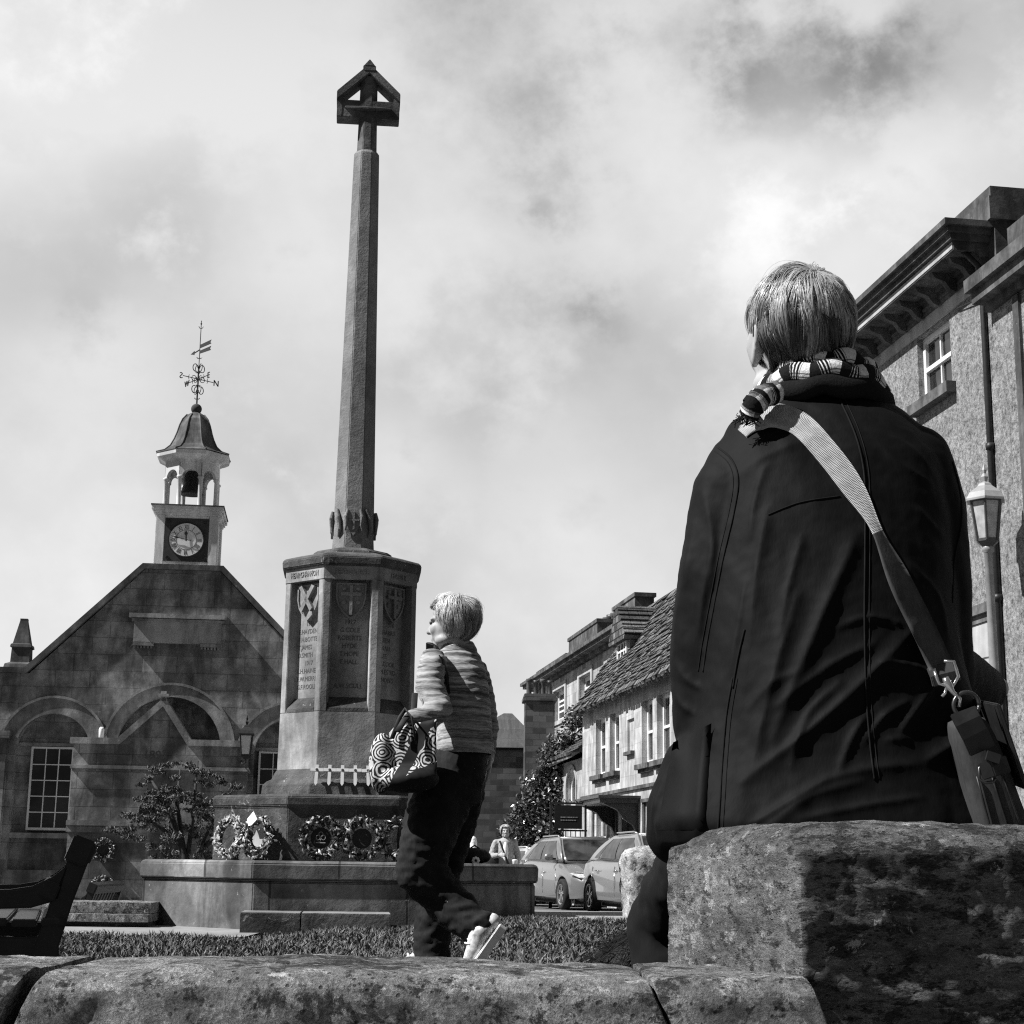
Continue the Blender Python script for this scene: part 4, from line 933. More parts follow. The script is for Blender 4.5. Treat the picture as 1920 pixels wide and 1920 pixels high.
# ---- foliage
def leafmesh(lumps, n, size, seed, shell=0.55, droop=0.0, asp=.55, norm_out=.6):
    R = np.random.default_rng(seed); vol = np.array([l[1][0]*l[1][1]*l[1][2] for l in lumps])**0.7; cnt = (n*vol/vol.sum()).astype(int)
    vs = []; fs = []; tn = []
    for (c, r), k in zip(lumps, cnt):
        d = R.standard_normal((k, 3)); d /= np.linalg.norm(d, axis=1)[:, None]
        rad = (shell + (1-shell)*R.random(k))*(0.82+0.3*np.array([noise.noise(V(x)*2.6+V((seed, c[0]*3, 0))) for x in d]))
        P = np.array(c)+d*rad[:, None]*np.array(r)
        nn = d*norm_out + R.standard_normal((k, 3))*.6; nn[:, 2] += .35; nn /= np.linalg.norm(nn, axis=1)[:, None]
        t = np.cross(nn, R.standard_normal((k, 3))); t[:, 2] -= droop; t /= np.linalg.norm(t, axis=1)[:, None]
        b = np.cross(nn, t); L_ = size*R.uniform(.6, 1.35, k)[:, None]
        q = np.stack([P-t*L_*.5, P+b*L_*asp*.5+nn*L_*.08, P+t*L_*.5-nn*L_*.05, P-b*L_*asp*.5+nn*L_*.08], 1)
        o = len(vs)*4; vs += list(q); tn += [x for x in R.uniform(0, 1, k) for _ in range(4)]
    nv = len(vs); me = bpy.data.meshes.new('leaves'); me.from_pydata(np.array(vs).reshape(-1, 3), [], [(4*i, 4*i+1, 4*i+2, 4*i+3) for i in range(nv)])
    a = me.attributes.new('tone', 'FLOAT', 'POINT'); a.data.foreach_set('value', np.array(tn, np.float32)); me.update(); return me
def leafmat(name, lo, hi, rough=.45, spec=.4):
    m, g = newmat(name); t = g.n('ShaderNodeAttribute', attribute_name='tone').outputs['Fac']
    finish(g, g.mr(t, 0, 1, lo, hi), rough, spec=spec); return m
iv = thing('ivy_bush', 'great glossy leaved ivy mass climbing between the cottage and the annex', 'ivy', (1.0, 48, -.6))
lm_ = [((.35,.0,1.4),(1.75,.9,2.0)),((.9,.2,3.4),(1.35,.9,1.7)),((.3,0,2.5),(1.3,.8,1.5)),((1.3,.3,4.6),(1.0,.8,1.1)),((-.35,0,1.2),(1.0,.8,1.5)),((.6,0,4.2),(.9,.7,.9)),((1.5,.0,1.6),(.9,.6,1.8)),((-.15,0,3.1),(.7,.6,.9)),((1.75,.3,5.2),(.7,.6,.6)),((-.75,0,1.5),(.75,.6,1.6)),((1.1,.3,5.4),(.6,.5,.5))]
link('leaves', leafmesh(lm_, 16000, .14, 3, .75), leafmat('ivy_leaf', .015, .16, .25, .7), iv)
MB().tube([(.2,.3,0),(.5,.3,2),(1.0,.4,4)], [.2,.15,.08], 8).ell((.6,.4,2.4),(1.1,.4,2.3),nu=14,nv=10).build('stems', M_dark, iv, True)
tr = thing('small_tree', 'small spreading maple tree with dark feathery foliage before the town hall', 'tree', (-3.85, 20, -.42))
mb = MB(); R = random.Random(4)
mb.tube([(0,0,0),(.02,0,.5),(-.03,0,.95),(-.25,.05,1.5),(-.5,.1,1.85)], [.055,.05,.042,.03,.012], 8)
for q in ([(.02,0,.55),(.14,-.05,1.0),(.3,0,1.4),(.5,.05,1.75)], [(0,0,.8),(.02,.1,1.4),(.05,.1,2.1)], [(-.1,0,1.1),(-.4,-.1,1.35),(-.75,-.1,1.4)], [(.14,0,1.0),(.4,-.1,1.25),(.7,-.1,1.5)], [(-.03,0,.95),(-.2,.2,1.6),(-.2,.3,2.0)]): mb.tube(q, [.032,.024,.016,.008][:len(q)] if len(q) == 4 else [.035,.024,.01], 7)
mb.build('trunk', plain('bark', .035, .9, .4, 20), tr, True)
tl = []
for i in range(125):
    a = R.uniform(0, 6.28); r = R.random()**.5; z = 1.22+.92*math.sqrt(max(0, 1-r*r*.9))*R.uniform(.30, 1.0)-.30*r*r
    tl.append(((r*.92*math.cos(a)-.04, r*.7*math.sin(a), z), (R.uniform(.07,.19), R.uniform(.07,.17), R.uniform(.025,.07))))
for i in range(14): tl.append(((R.uniform(-.55,.5), R.uniform(-.3,.3), R.uniform(.85,1.15)), (.10,.09,.05)))
tl += [((.0,0,.35),(.16,.15,.2)), ((.15,0,.15),(.22,.2,.15))]
link('crown', leafmesh(tl, 15000, .052, 8, .1, .8, .38, .15), leafmat('maple_leaf', .015, .16, .5, .3), tr)
# ---- hanging sign by the annex
sg = thing('pub_sign', 'black signboard in an iron frame above flower baskets', 'sign', (1.46, 40.0, -.47), RAD(4))
mb = MB()
for x in (-.42, .42): mb.box(x-.025, x+.025, -.03, .03, .9, 2.45); 
mb.box(-.46, .46, -.03, .03, 2.44, 2.49); mb.box(-.46, .46, -.03, .03, 1.80, 1.84); mb.box(-.42, .42, -.02, .02, 1.2, 1.23); mb.box(-.42, .42, -.02, .02, 1.5, 1.53)
for i in range(7): mb.tube([(-.4+i*.13,0,2.49),(-.36+i*.13,0,2.56),(-.30+i*.13,0,2.49)], .012, 5)
for i in range(6): mb.box(-.3+i*.12-.008, -.3+i*.12+.008, -.01, .01, 1.2, 1.8)
mb.box(-.46,-.38,-.04,.04,0,.9); mb.box(.38,.46,-.04,.04,0,.9)
mb.build('frame', M_iron, sg)
MB().box(-.33, .33, -.04, .02, 1.86, 2.42).build('board', M_dark, sg)
mb = MB()
rr = random.Random(2)
for i, z in enumerate((2.12, 2.05)):
    x = -.19
    while x < .19: w_ = rr.uniform(.015, .05); mb.box(x, x+w_, -.046, -.042, z, z+.025); x += w_+.012
mb.build('lettering', M_lampgrey, sg)
link('flowers', leafmesh([((-.28,0,1.2),(.16,.12,.2)),((.05,0,1.15),(.2,.12,.14)),((.32,0,1.22),(.15,.12,.16)),((-.1,0,1.5),(.3,.08,.07))], 500, .07, 5, .2), leafmat('basket_flowers', .05, .6, .6), sg)
# ---- rough standing stone behind the man
st_ = rblock(.24, .17, .34, .09, .025, .02, 21, Matrix.Translation((1.14, 13.0, .30)) @ Matrix.Rotation(RAD(-6), 4, 'Y') @ Matrix.Rotation(RAD(10), 4, 'Z'), dome=.08).build('boundary_stone', M_palestone, None, True)
tag(st_, 'short pale lichened boundary stone on the path before the nearer car', 'stone')

# ================================================================== BENCHES
M_bench = plain('black_bench_wood', .014, .38, .4, 14, spec=.5)
def make_bench(name, label, loc, rz, group):
    """faces local +x (towards the left of the picture); end frame in the xz plane; length along y"""
    b = thing(name, label, 'bench', loc, rz, group); Lb = 1.5
    def fr_(y):
        f = MB()
        N = lambda p: [(-x, z) for x, z in p]
        f.prism(N([(-.02,0),(.07,0),(.072,.20),(.095,.32),(.06,.42),(.02,.56),(-.035,.72),(-.06,.765),(-.115,.745),(-.10,.68),(-.05,.52),(-.01,.36),(-.02,.2)]), y-.035, y+.035)
        f.prism(N([(.03,.33),(.04,.40),(.12,.395),(.30,.40),(.52,.44),(.52,.40),(.50,.31),(.30,.30),(.20,.30),(.14,.275),(.07,.20)]), y-.03, y+.03)
        f.prism(N([(.20,0),(.285,0),(.275,.31),(.215,.31)]), y-.03, y+.03)
        f.prism(N([(.44,0),(.52,0),(.50,.4),(.50,.58),(.44,.58),(.45,.4)]), y-.03, y+.03)
        top = [(-.03,.665),(.03,.615),(.10,.58),(.18,.567),(.26,.565),(.34,.575),(.44,.595),(.54,.60)]
        low = [(.54,.55),(.44,.535),(.34,.51),(.24,.495),(.10,.50),(.0,.53)]
        f.prism(N(top+low), y-.035, y+.035)
        return f.build('end_frame', M_bench, b, bevel=.006)
    fr_(0); fr_(Lb)
    for i in range(5): MB().box(-(.06+i*.105), -(-.03+i*.105), -.05, Lb+.05, .432+abs(i-1)*.004, .46+abs(i-1)*.004).build('seat_slat', M_bench, b, bevel=.005)
    M = Matrix.Translation((-.02,0,.46)) @ Matrix.Rotation(RAD(20), 4, 'Y')
    def rail(z0, z1, x0, x1): MB().box(x0, x1, -.06, Lb+.06, z0, z1).xf(M).build('back_rail', M_bench, b, bevel=.006)
    rail(.215, .315, -.05, .035); rail(.06, .125, -.085, -.02); 
    MB().box(.03, .045, -.05, Lb+.05, .235, .30).xf(M).build('plaque_board', M_bench, b)
    for i in range(9): MB().box(-.012, .012, .1+i*.16, .16+i*.16, .1, .25).xf(M).build('back_slat', M_bench, b)
    return b
bench = make_bench('park_bench', 'black wooden park bench seen end on at the left behind the wall', (-1.685, 6.3, gz(-1.685, 6.3)-.02), RAD(15), 'park benches')
dup(bench, (-4.28, 17.0, -.52), RAD(3), 'far black bench, only its end post and arm rising above the stone kerb')
# ================================================================== CARS (front towards local -y)
def carpaint(name, col):
    m, g = newmat(name)
    finish(g, col, .30, None, .5, .5, Coat_Weight=1.0, Coat_Roughness=.04); return m
M_silver = carpaint('silver_car_paint', .30); M_grey = carpaint('pale_grey_car_paint', .26); M_wcar = carpaint('white_car_paint', .7)
M_tyre = plain('tyre_rubber', .015, .85, .2, 20); M_rim = plain('alloy_rim', .45, .3, .1, 9, .8); M_chrome = plain('chrome_trim', .7, .15, .05, 9, .9)
M_lens = plain('lamp_lens', .55, .1, .4, 16, .2, .6)
def make_car(name, label, loc, rz, paint, L=4.3, W=1.8, H=1.5, hood=.98, front=1, saloon=False):
    c = thing(name, label, 'car', loc, rz, 'cars parked along the street'); hw = W/2; f = -L/2; wb0, wb1 = f+.88, L/2-.78; wr = .33
    st = [(f, .30, .62, .62), (f+.06, .22, .70, .76), (f+.22, .19, .76, .86), (f+.55, .17, .84, .95), (f+1.05, .17, hood-.03, .99), (f+1.4, .17, hood+.0, 1.0), (0, .17, hood+.03, 1.0), (L/2-.9, .17, hood+.06, .99), (L/2-.35, .20, hood+.05, .95), (L/2-.06, .26, hood-.02, .86), (L/2, .34, hood-.14, .76)]
    rings = []
    for y, zl, zt, k in st:
        w_ = hw*k; h = zt-zl
        half = [(w_*.80, zl), (w_*.97, zl+h*.10), (w_*1.0, zl+h*.28), (w_*.985, zl+h*.52), (w_*.995, zl+h*.74), (w_*.965, zl+h*.88), (w_*.88, zl+h*.97), (w_*.55, zt+.015), (0, zt+.022)]
        rings.append([(x, y, z) for x, z in half] + [(-x, y, z) for x, z in half[-2::-1]])
    bm = MB().loft(rings)
    cut = [MB().lathe([(wr+.06, -.3), (wr+.06, .3)], n=28).xf(Matrix.Translation((sx*hw, y, wr)) @ Matrix.Rotation(RAD(90), 4, 'Y')) for sx in (-1, 1) for y in (wb0, wb1)]
    me = boolcut(bm.mesh('b'), cut); me.polygons.foreach_set('use_smooth', [True]*len(me.polygons))
    try: me.set_sharp_from_angle(angle=RAD(38))
    except Exception: pass
    body = link('body', me, paint, c)
    # cabin: base ring and roof ring
    yb0, yt0, yt1, yb1 = f+1.02, f+1.95, (L/2-.95 if not saloon else L/2-1.35), (L/2-.14 if not saloon else L/2-.6)
    zb, zr = hood+.0, H-.03
    B = lambda sx: [V((sx*hw*.90, yb0, zb-.03)), V((sx*hw*.92, yb1, zb+.03))]
    T = lambda sx: [V((sx*hw*.66, yt0, zr)), V((sx*hw*.66, yt1, zr-.02))]
    rg = []
    for t, bulge in ((0, 0), (.25, .03), (.5, .045), (.75, .04), (1, 0)):
        r_ = []
        for sx, seq in ((1, (0, .25, .5, .75, 1)), (-1, (1, .75, .5, .25, 0))):
            for u in seq:
                b0 = B(sx)[0].lerp(B(sx)[1], u); t0 = T(sx)[0].lerp(T(sx)[1], u); p = b0.lerp(t0, t); p.x += sx*bulge; p.y += (-.05 if u < .1 else .04 if u > .9 else 0)*math.sin(math.pi*t)
                r_.append(p)
            # bowed screen
            a, b_ = (1, -1) if sx == -1 else (1, -1)
            e = 1 if sx == 1 else 0
            m_ = (B(1)[e].lerp(T(1)[e], t) + B(-1)[e].lerp(T(-1)[e], t))*.5; m_.y += .10 if e else -.12; r_.append(m_)
        rg.append(r_)
    cb = MB().loft(rg); n_ = len(rg[0]); rc = MB()
    top = rg[-1]; cen = sum((V(p) for p in top), V())/n_
    rf_ = [[cen+(V(p)-cen)*k + V((0, 0, dz)) for p in top] for k, dz in ((1.0, 0), (.96, .018), (.8, .032), (.4, .04), (.02, .042))]
    cb.loft(rf_, True)
    cb.build('cabin', paint, c, True)
    def pane(p, name='window', par=c, off=.012, mat=M_carglass, nrm=None):
        p = [V(q) for q in p]; n1 = (p[1]-p[0]).cross(p[3]-p[0]).normalized()
        if nrm is not None and n1.dot(nrm) < 0: n1 = -n1
        return MB().hexa([q+n1*(off-.01) for q in p]+[q+n1*off for q in p]).build(name, mat, par)
    for sx in (1, -1):
        def S(u, t): 
            p = B(sx)[0].lerp(B(sx)[1], u).lerp(T(sx)[0].lerp(T(sx)[1], u), t); p.x += sx*.047*math.sin(math.pi*min(1, max(0, t))); return p
        um = .50
        for u0, u1 in ((.085, um-.015), (um+.015, .80), (.825, .93)): 
            mb = MB(); n = 6
            for i in range(n):
                ta, tb = .08+.80*i/n, .08+.80*(i+1)/n
                sl = .10 if u0 > .8 else 0
                q = [S(u0, ta), S(u1-sl*ta, ta), S(u1-sl*tb, tb), S(u0, tb)]; mb.hexa([p_+V((sx*.004,0,0)) for p_ in q]+[p_+V((sx*.012,0,0)) for p_ in q])
            mb.build('side_window', M_carglass, c)
    def F(e, sgn, lo, hi, k):
        def W_(v, t):
            a = B(-1)[e].lerp(T(-1)[e], t); b_ = B(1)[e].lerp(T(1)[e], t); p = a.lerp(b_, (v+1)/2); p.y += sgn*((.125 if e == 0 else .105)*(1-v*v)+.06*math.sin(math.pi*t)*abs(v)); p.x += v*.04*math.sin(math.pi*t); return p
        mb = MB(); nu, nv_ = 10, 5
        mb.add([W_(-k+2*k*i/nu, lo+(hi-lo)*j/nv_)+V((0, sgn*.014, .010)) for j in range(nv_+1) for i in range(nu+1)], [(j*(nu+1)+i, j*(nu+1)+i+1, (j+1)*(nu+1)+i+1, (j+1)*(nu+1)+i) for j in range(nv_) for i in range(nu)])
        return mb
    F(0, -1, .10, .92, .90).build('windscreen', M_carglass, c, True); F(1, 1, .15, .9, .85).build('rear_window', M_carglass, c, True)
    mb = MB()
    for sx in (1, -1):
        mb.tube([B(sx)[0]+V((sx*.01, 0, .03)), T(sx)[0]+V((0, -.01, .0))], .03, 6)
    mb.build('windscreen_pillars', paint, c, True)
    for sx in (1, -1):
        mi = MB().ell((sx*(hw+.10), yb0+.42, hood+.09), (.11, .06, .085), nu=14, nv=10); mi.build('mirror', paint, c, True)
        MB().box(min(sx*(hw-.06), sx*(hw+.06)), max(sx*(hw-.06), sx*(hw+.06)), yb0+.4, yb0+.45, hood+.03, hood+.07).build('mirror_arm', M_dark, c)
        hl = MB(); hl.loft([[(sx*hw*.42, f+.06, .66), (sx*hw*.80, f+.17, .70), (sx*hw*.93, f+.42, .78), (sx*hw*.80, f+.30, .81), (sx*hw*.45, f+.14, .75)], [(sx*hw*.42, f-.01, .65), (sx*hw*.82, f+.09, .69), (sx*hw*.975, f+.38, .79), (sx*hw*.82, f+.24, .83), (sx*hw*.45, f+.08, .77)]]); hl.build('headlight', M_lens, c)
        for y in (wb0, wb1):
            wh = MB().lathe([(wr*.66, -.10), (wr*.9, -.105), (wr, -.07), (wr, .07), (wr*.9, .105), (wr*.66, .09), (wr*.62, .02), (wr*.62, -.09)], n=32)
            Mx = Matrix.Translation((sx*(hw-.09), y, wr)) @ Matrix.Rotation(RAD(90)*sx, 4, 'Y')
            w_o = bpy.data.objects.new('wheel', None); COL.objects.link(w_o); w_o.parent = c; w_o.matrix_local = Mx
            wh.build('tyre', M_tyre, w_o, True)
            rm = MB(); rm.lathe([(wr*.67, .07), (wr*.67, .10), (wr*.60, .09), (wr*.58, .02)], n=32, caps=False); rm.lathe([(.0, .075), (.05, .08), (.06, .06), (.05, .0)], n=16)
            for k in range(5):
                a = 2*math.pi*k/5
                for da in (-.13, .13):
                    rm.hexa([(math.cos(a+da*s_)*r_-math.sin(a)*q*.014, math.sin(a+da*s_)*r_+math.cos(a)*q*.014, zz) for zz in (.045, .078) for r_, s_, q in ((.04, .3, -1), (.04, .3, 1), (wr*.64, 1.3, 1), (wr*.64, 1.3, -1))])
            rm.build('rim', M_rim, w_o); MB().lathe([(wr*.63, -.02), (wr*.63, -.01)], n=24).build('wheel_back', M_dark, w_o)
    gy = f-.012
    MB().hexa([(-.42,f+.05,.60),(.42,f+.05,.60),(.42,f+.06,.66),(-.42,f+.06,.66),(-.40,gy,.60),(.40,gy,.60),(.42,gy+.02,.67),(-.42,gy+.02,.67)]).build('grille', M_dark, c)
    MB().box(-.44, .44, gy-.012, gy+.02, .665, .685).build('grille_bar', M_chrome, c)
    MB().hexa([(-.62,f+.1,.30),(.62,f+.1,.30),(.66,f+.1,.50),(-.66,f+.1,.50),(-.56,f-.02,.30),(.56,f-.02,.30),(.60,f-.005,.50),(-.60,f-.005,.50)]).build('lower_intake', M_dark, c)
    mb = MB()
    for sx in (-1, 1): mb.tube([(sx*.64,f+.03,.34),(sx*.50,f-.03,.38),(sx*.36,f-.035,.44),(sx*.1,f-.035,.455)], .018, 6)
    mb.tube([(-.66,f+.05,.275),(-.5,f-.02,.27),(.5,f-.02,.27),(.66,f+.05,.275)], .016, 6)
    mb.build('bumper_trim', M_chrome, c, True)
    MB().box(-.26, .26, f-.03, f-.012, .505, .585).build('number_plate', M_card, c)
    mb = MB()
    for sx in (-1, 1):
        for y in (f+1.30, -.02+.10, L/2-.95):
            mb.tube([(sx*hw*.992, y, .34), (sx*hw*1.002, y, .55), (sx*hw*.985, y+.02, .88)], .006, 4)
        for y in (-.10, .95): mb.tube([(sx*(hw+.005), y, .80), (sx*(hw+.028), y+.03, .805), (sx*(hw+.028), y+.14, .805), (sx*(hw+.005), y+.17, .80)], .014, 6)
    mb.build('door_handles', M_chrome, c, True)
    rl = MB()
    for sx in (-1, 1): rl.tube([(sx*hw*.62, yt0+.1, zr+.02), (sx*hw*.62, yt0+.3, zr+.05), (sx*hw*.62, yt1-.1, zr+.04)], .018, 6)
    rl.build('roof_rails', paint, c, True)
    MB().box(-hw*.85, hw*.85, f+.3, L/2-.3, .14, .3).build('underside', M_dark, c)
    return c
CA = SA + RAD(7)
make_car('parked_car', 'silver saloon nearest of the parked cars, partly behind the seated man', (2.88, 29.6+1.6, gz(2, 31)), CA, M_silver, L=4.6, H=1.50, saloon=True)
make_car('parked_car', 'silver family hatchback with roof rails parked behind the saloon', (1.70, 37.2+1.0, gz(1, 38)+.02), CA, M_grey, L=4.35, W=1.82, H=1.60, hood=1.04)
make_car('parked_car', 'third pale car mostly hidden behind the stone plinth and the hatchback', (1.05, 43.5, gz(.4, 43)), CA, M_wcar, L=4.2, H=1.48)
# ================================================================== PEOPLE
def skinmat(name, col): return plain(name, col, .55, .12, 25, spec=.35, bump=.1)
M_skin = skinmat('skin', .36)
def fabric(name, col, var=.25, weave=900.0, rough=.9, big=6.0, sheen=.0, wb=.25):
    m, g = newmat(name); o = obc(g)
    a = g.noise(o, big, 6, .6); b = g.noise(g.mapv(o, (1, 1, .35)), weave*.25, 3, .6)
    v = g.mr(g.m('ADD', g.m('MULTIPLY', a, .6), g.m('MULTIPLY', b, .4)), .35, .65, col*(1-var), col*(1+var))
    finish(g, v, rough, g.bump(b, wb, .0015), spec=.14, Sheen_Weight=sheen); return m
M_coat = fabric('black_cotton_coat', .0021, .45, 900, .72, 9)
M_seam = fabric('coat_seam', .009, .4)
M_trs = fabric('black_trousers', .007, .3)
M_jean = fabric('dark_jeans', .018, .5, 700, .85, 14)
M_web = None
def webbing():
    m, g = newmat('canvas_webbing'); u = g.n('ShaderNodeAttribute', attribute_name='u').outputs['Fac']; v = g.n('ShaderNodeAttribute', attribute_name='v').outputs['Fac']
    w_ = g.m('SINE', g.m('MULTIPLY', g.m('ADD', u, g.m('MULTIPLY', g.m('PINGPONG', v, .125), .012)), 2300.0)); o = obc(g)
    c = g.m('MULTIPLY', g.mr(g.noise(o, 60, 5), .3, .7, .30, .48), g.mr(w_, -1, 1, .72, 1.1))
    finish(g, c, .9, g.bump(w_, .5, .001), spec=.15); return m
M_web = webbing()
M_bagc = fabric('waxed_canvas', .05, .35, 500, .7, 12); M_leather = plain('dark_leather', .018, .45, .3, 30, spec=.4)
def head_parts(mb, c, R, neck=None, nr=.052, k=1.0, ears=True):
    P = lambda x, y, z: c + R @ V((x*k, y*k, z*k))
    mb.ell(P(0,-.012,.02), (.075*k,.095*k,.086*k), R, 24, 16); mb.ell(P(0,.042,-.04), (.060*k,.058*k,.078*k), R, 20, 14)
    mb.ell(P(0,.070,-.098), (.032*k,.032*k,.024*k), R); mb.capsule(P(0,.094,.002), P(0,.118,-.034), .010*k, .0145*k, 10)
    for s in (-1, 1):
        mb.ell(P(s*.016,.100,-.040), (.010*k,.011*k,.009*k), R, 10, 8); mb.ell(P(s*.036,.066,-.032), (.026*k,.028*k,.030*k), R, 12, 8)
        mb.capsule(P(s*.012,.092,.018), P(s*.05,.074,.012), .011*k, .010*k, 8); mb.ell(P(s*.045,.03,-.085), (.022*k,.04*k,.024*k), R, 12, 8)
        if ears:
            E = R @ Matrix.Rotation(s*RAD(-28), 3, 'Z')
            mb.ell(P(s*.082,-.012,-.024), (.009*k,.021*k,.036*k), E, 14, 10); mb.tube([P(s*(.084+.006*math.sin(math.pi*t)),-.012-.021*math.sin(t*math.pi+.25),-.024+.036*math.cos(t*math.pi*.95)) for t in [i/8 for i in range(9)]], .0055*k, 8)
            mb.ell(P(s*.077,.004,-.052), (.008*k,.010*k,.012*k), R, 10, 8)
    mb.ell(P(0,.097,-.070), (.024*k,.012*k,.006*k), R, 12, 8); mb.ell(P(0,.095,-.082), (.020*k,.012*k,.0065*k), R, 12, 8)
    if neck is not None: mb.capsule(P(0,-.022,-.06), neck, nr*k, nr*1.12*k, 18)
def eyes(par, c, R, k=1.0, org=None):
    for s in (-1, 1): MB().ell(c + R @ V((s*.031*k, .0875*k, .000)), (.0105*k,)*3, R, 12, 8).build('eye', M_lampdark, par, True, org=org)
def hand(mb, w_, d, nrm, k=1.0, curl=.5, side=1):
    """wrist, pointing direction, back-of-hand normal: palm, four unequal bent fingers and a thumb"""
    d = V(d).normalized(); nrm = V(nrm); nrm = (nrm - d*nrm.dot(d)).normalized(); b = d.cross(nrm)
    M3 = Matrix((b, d, nrm)).transposed()
    mb.capsule(w_ - d*.03*k, w_ + d*.02*k, .024*k, .026*k, 12); mb.ell(w_ + d*.05*k, (.040*k, .052*k, .015*k), M3, 16, 10)
    for i, L_ in enumerate((.070, .080, .075, .058)):
        x = (-.030+.020*i)*k*side; p = w_ + d*.088*k + b*x; dd = d + b*(x*1.5); prev = p - d*.03*k; r = .0088*k
        for j, f in enumerate((.45, .31, .24)):
            a = curl*(.5+.7*j); dj = (dd*math.cos(a) - nrm*math.sin(a)).normalized(); q = p + dj*L_*f*k
            mb.capsule(prev if j == 0 else p, q, r, r*.9, 8, 3); prev, p, r = p, q, r*.9
    t0 = w_ + d*.025*k - b*.030*k*side; t1 = t0 + (d*.7 - b*.75*side - nrm*.3).normalized()*.036*k; t2 = t1 + (d - b*.15*side - nrm*.5).normalized()*.030*k
    mb.capsule(t0, t1, .013*k, .0105*k, 8, 3); mb.capsule(t1, t2, .0105*k, .0085*k, 8, 3)
def hairmat(name, lo, hi, rough=.42, spec=.5):
    m, g = newmat(name); t = g.n('ShaderNodeAttribute', attribute_name='tone').outputs['Fac']
    finish(g, g.mr(t, 0, 1, lo, hi), rough, spec=spec); return m
def strands(name, par, c, R, rad, whorl, n, mat, seed, lmin, lmax, keep, lift=.10, grav=.5, width=.0011, tonef=None, nclump=200, steps=8, org=None, cap=True, parting=.35, pull=.75):
    """comb hair over the skull: strands leave the crown, gather into tufts, follow the head and fall"""
    rn = random.Random(seed); vs = []; fs = []; tn = []; wv = V(whorl).normalized()
    def rnd():
        while True:
            d = V((rn.gauss(0,1), rn.gauss(0,1), rn.gauss(0,1))).normalized()
            if keep(d): return d
    def path(d, L_, lf, jit):
        st = L_/steps; dd = d.copy(); pts = []; c2 = noise.noise_vector(d*3.2 + V((0, seed, 3)))
        for k in range(steps+1):
            t = k/steps; h = 1.012 + lf*math.sin(math.pi*min(1, t*.9))
            pts.append(V((dd.x*rad[0]*h, dd.y*rad[1]*h, dd.z*rad[2]*h)))
            away = dd*dd.dot(wv) - wv; away = away.normalized() if away.length > 1e-4 else V((0,0,-1))
            gv = V((0,0,-1)); gv = gv - dd*gv.dot(dd)
            stp = away*(1-.5*t) + wv.cross(dd)*parting*(1-t) + gv*grav*(.4+t) + c2*.65 + V((rn.gauss(0,jit), rn.gauss(0,jit), rn.gauss(0,jit))); stp -= dd*stp.dot(dd)
            if stp.length > 1e-6:
                nd = (dd + stp.normalized()*st/((rad[0]+rad[2])/2)).normalized()
                if not (nd.y > .36 and nd.z < .40 and abs(nd.x) < .8): dd = nd
        return pts
    lead = []
    for i in range(nclump):
        d = rnd(); lead.append((d, path(d, rn.uniform(lmin, lmax)*1.05, lift*rn.uniform(.3, 1.9), .16), rn.gauss(0, 1)))
    for i in range(n):
        d = rnd(); ld, lp, lt = max(lead, key=lambda q: q[0].dot(d)); near = ss(.86, .97, ld.dot(d))
        pts = path(d, rn.uniform(lmin, lmax), lift*rn.uniform(.25, 1.0)*(1.9 if rn.random() < .012 else 1), .05); pl = pull*near*rn.uniform(.5, 1.0)
        pts = [c + R @ p.lerp(q, pl*(k/steps)**.8) for k, (p, q) in enumerate(zip(pts, lp))]
        tone = tonef(rn, d, lt) if tonef else min(1, max(0, .5+.2*lt+rn.gauss(0, .15))); b0 = len(vs)
        for k, p in enumerate(pts):
            tg = (pts[min(k+1, steps)] - pts[max(k-1, 0)]).normalized(); out = (p-c).normalized(); a = tg.cross(out).normalized(); wd = width*(1.0 - .75*(k/steps)**2)
            vs += [p - a*wd, p + out*wd*.6, p + a*wd]; tn += [tone]*3
        for k in range(steps):
            b = b0+k*3; fs += [(b, b+1, b+4, b+3), (b+1, b+2, b+5, b+4)]
    if cap:
        b = len(vs); mb = MB(); mb.ell((0,0,0), (1,1,1), None, 48, 32); keepv = []
        for p in mb.v:
            q = V(p); keepv.append(keep(q.normalized())); vs.append(c + R @ V((q.x*rad[0]*1.006, q.y*rad[1]*1.006, q.z*rad[2]*1.006))); tn.append(.10)
        fs += [tuple(i+b for i in f) for f in mb.f if all(keepv[i] for i in f)]
    if org is not None: vs = [v-V(org) for v in vs]
    me = bpy.data.meshes.new(name); me.from_pydata([tuple(v) for v in vs], [], fs); a = me.attributes.new('tone', 'FLOAT', 'POINT'); a.data.foreach_set('value', np.array(tn, np.float32))
    me.polygons.foreach_set('use_smooth', [True]*len(me.polygons)); me.update()
    return link(name, me, mat, par)
def sub(me, org):
    me.transform(Matrix.Translation(-V(org))); return me
def rot3(fwd, pitch=0.0, roll=0.0):
    f = V(fwd).normalized(); r = f.cross(V((0,0,1))).normalized(); u = r.cross(f)
    return Matrix((r, f, u)).transposed() @ Matrix.Rotation(pitch, 3, 'X') @ Matrix.Rotation(roll, 3, 'Y')
def rings(rows, nexp=2.3, n=40):
    """rows: (pixel y, left x, right x, depth of centre, half depth) -> horizontal rings"""
    out = []
    for y, xl, xr, D, b in rows:
        p0, p1 = at(xl, y, D), at(xr, y, D); cx, z, a = (p0.x+p1.x)/2, (p0.z+p1.z)/2, (p1.x-p0.x)/2; r = []
        for j in range(n):
            t = 2*math.pi*j/n; cs, sn = math.cos(t), math.sin(t)
            r.append((cx + a*abs(cs)**(2/nexp)*(1 if cs > 0 else -1), D + b*abs(sn)**(2/nexp)*(1 if sn > 0 else -1), z))
        out.append(r)
    return out
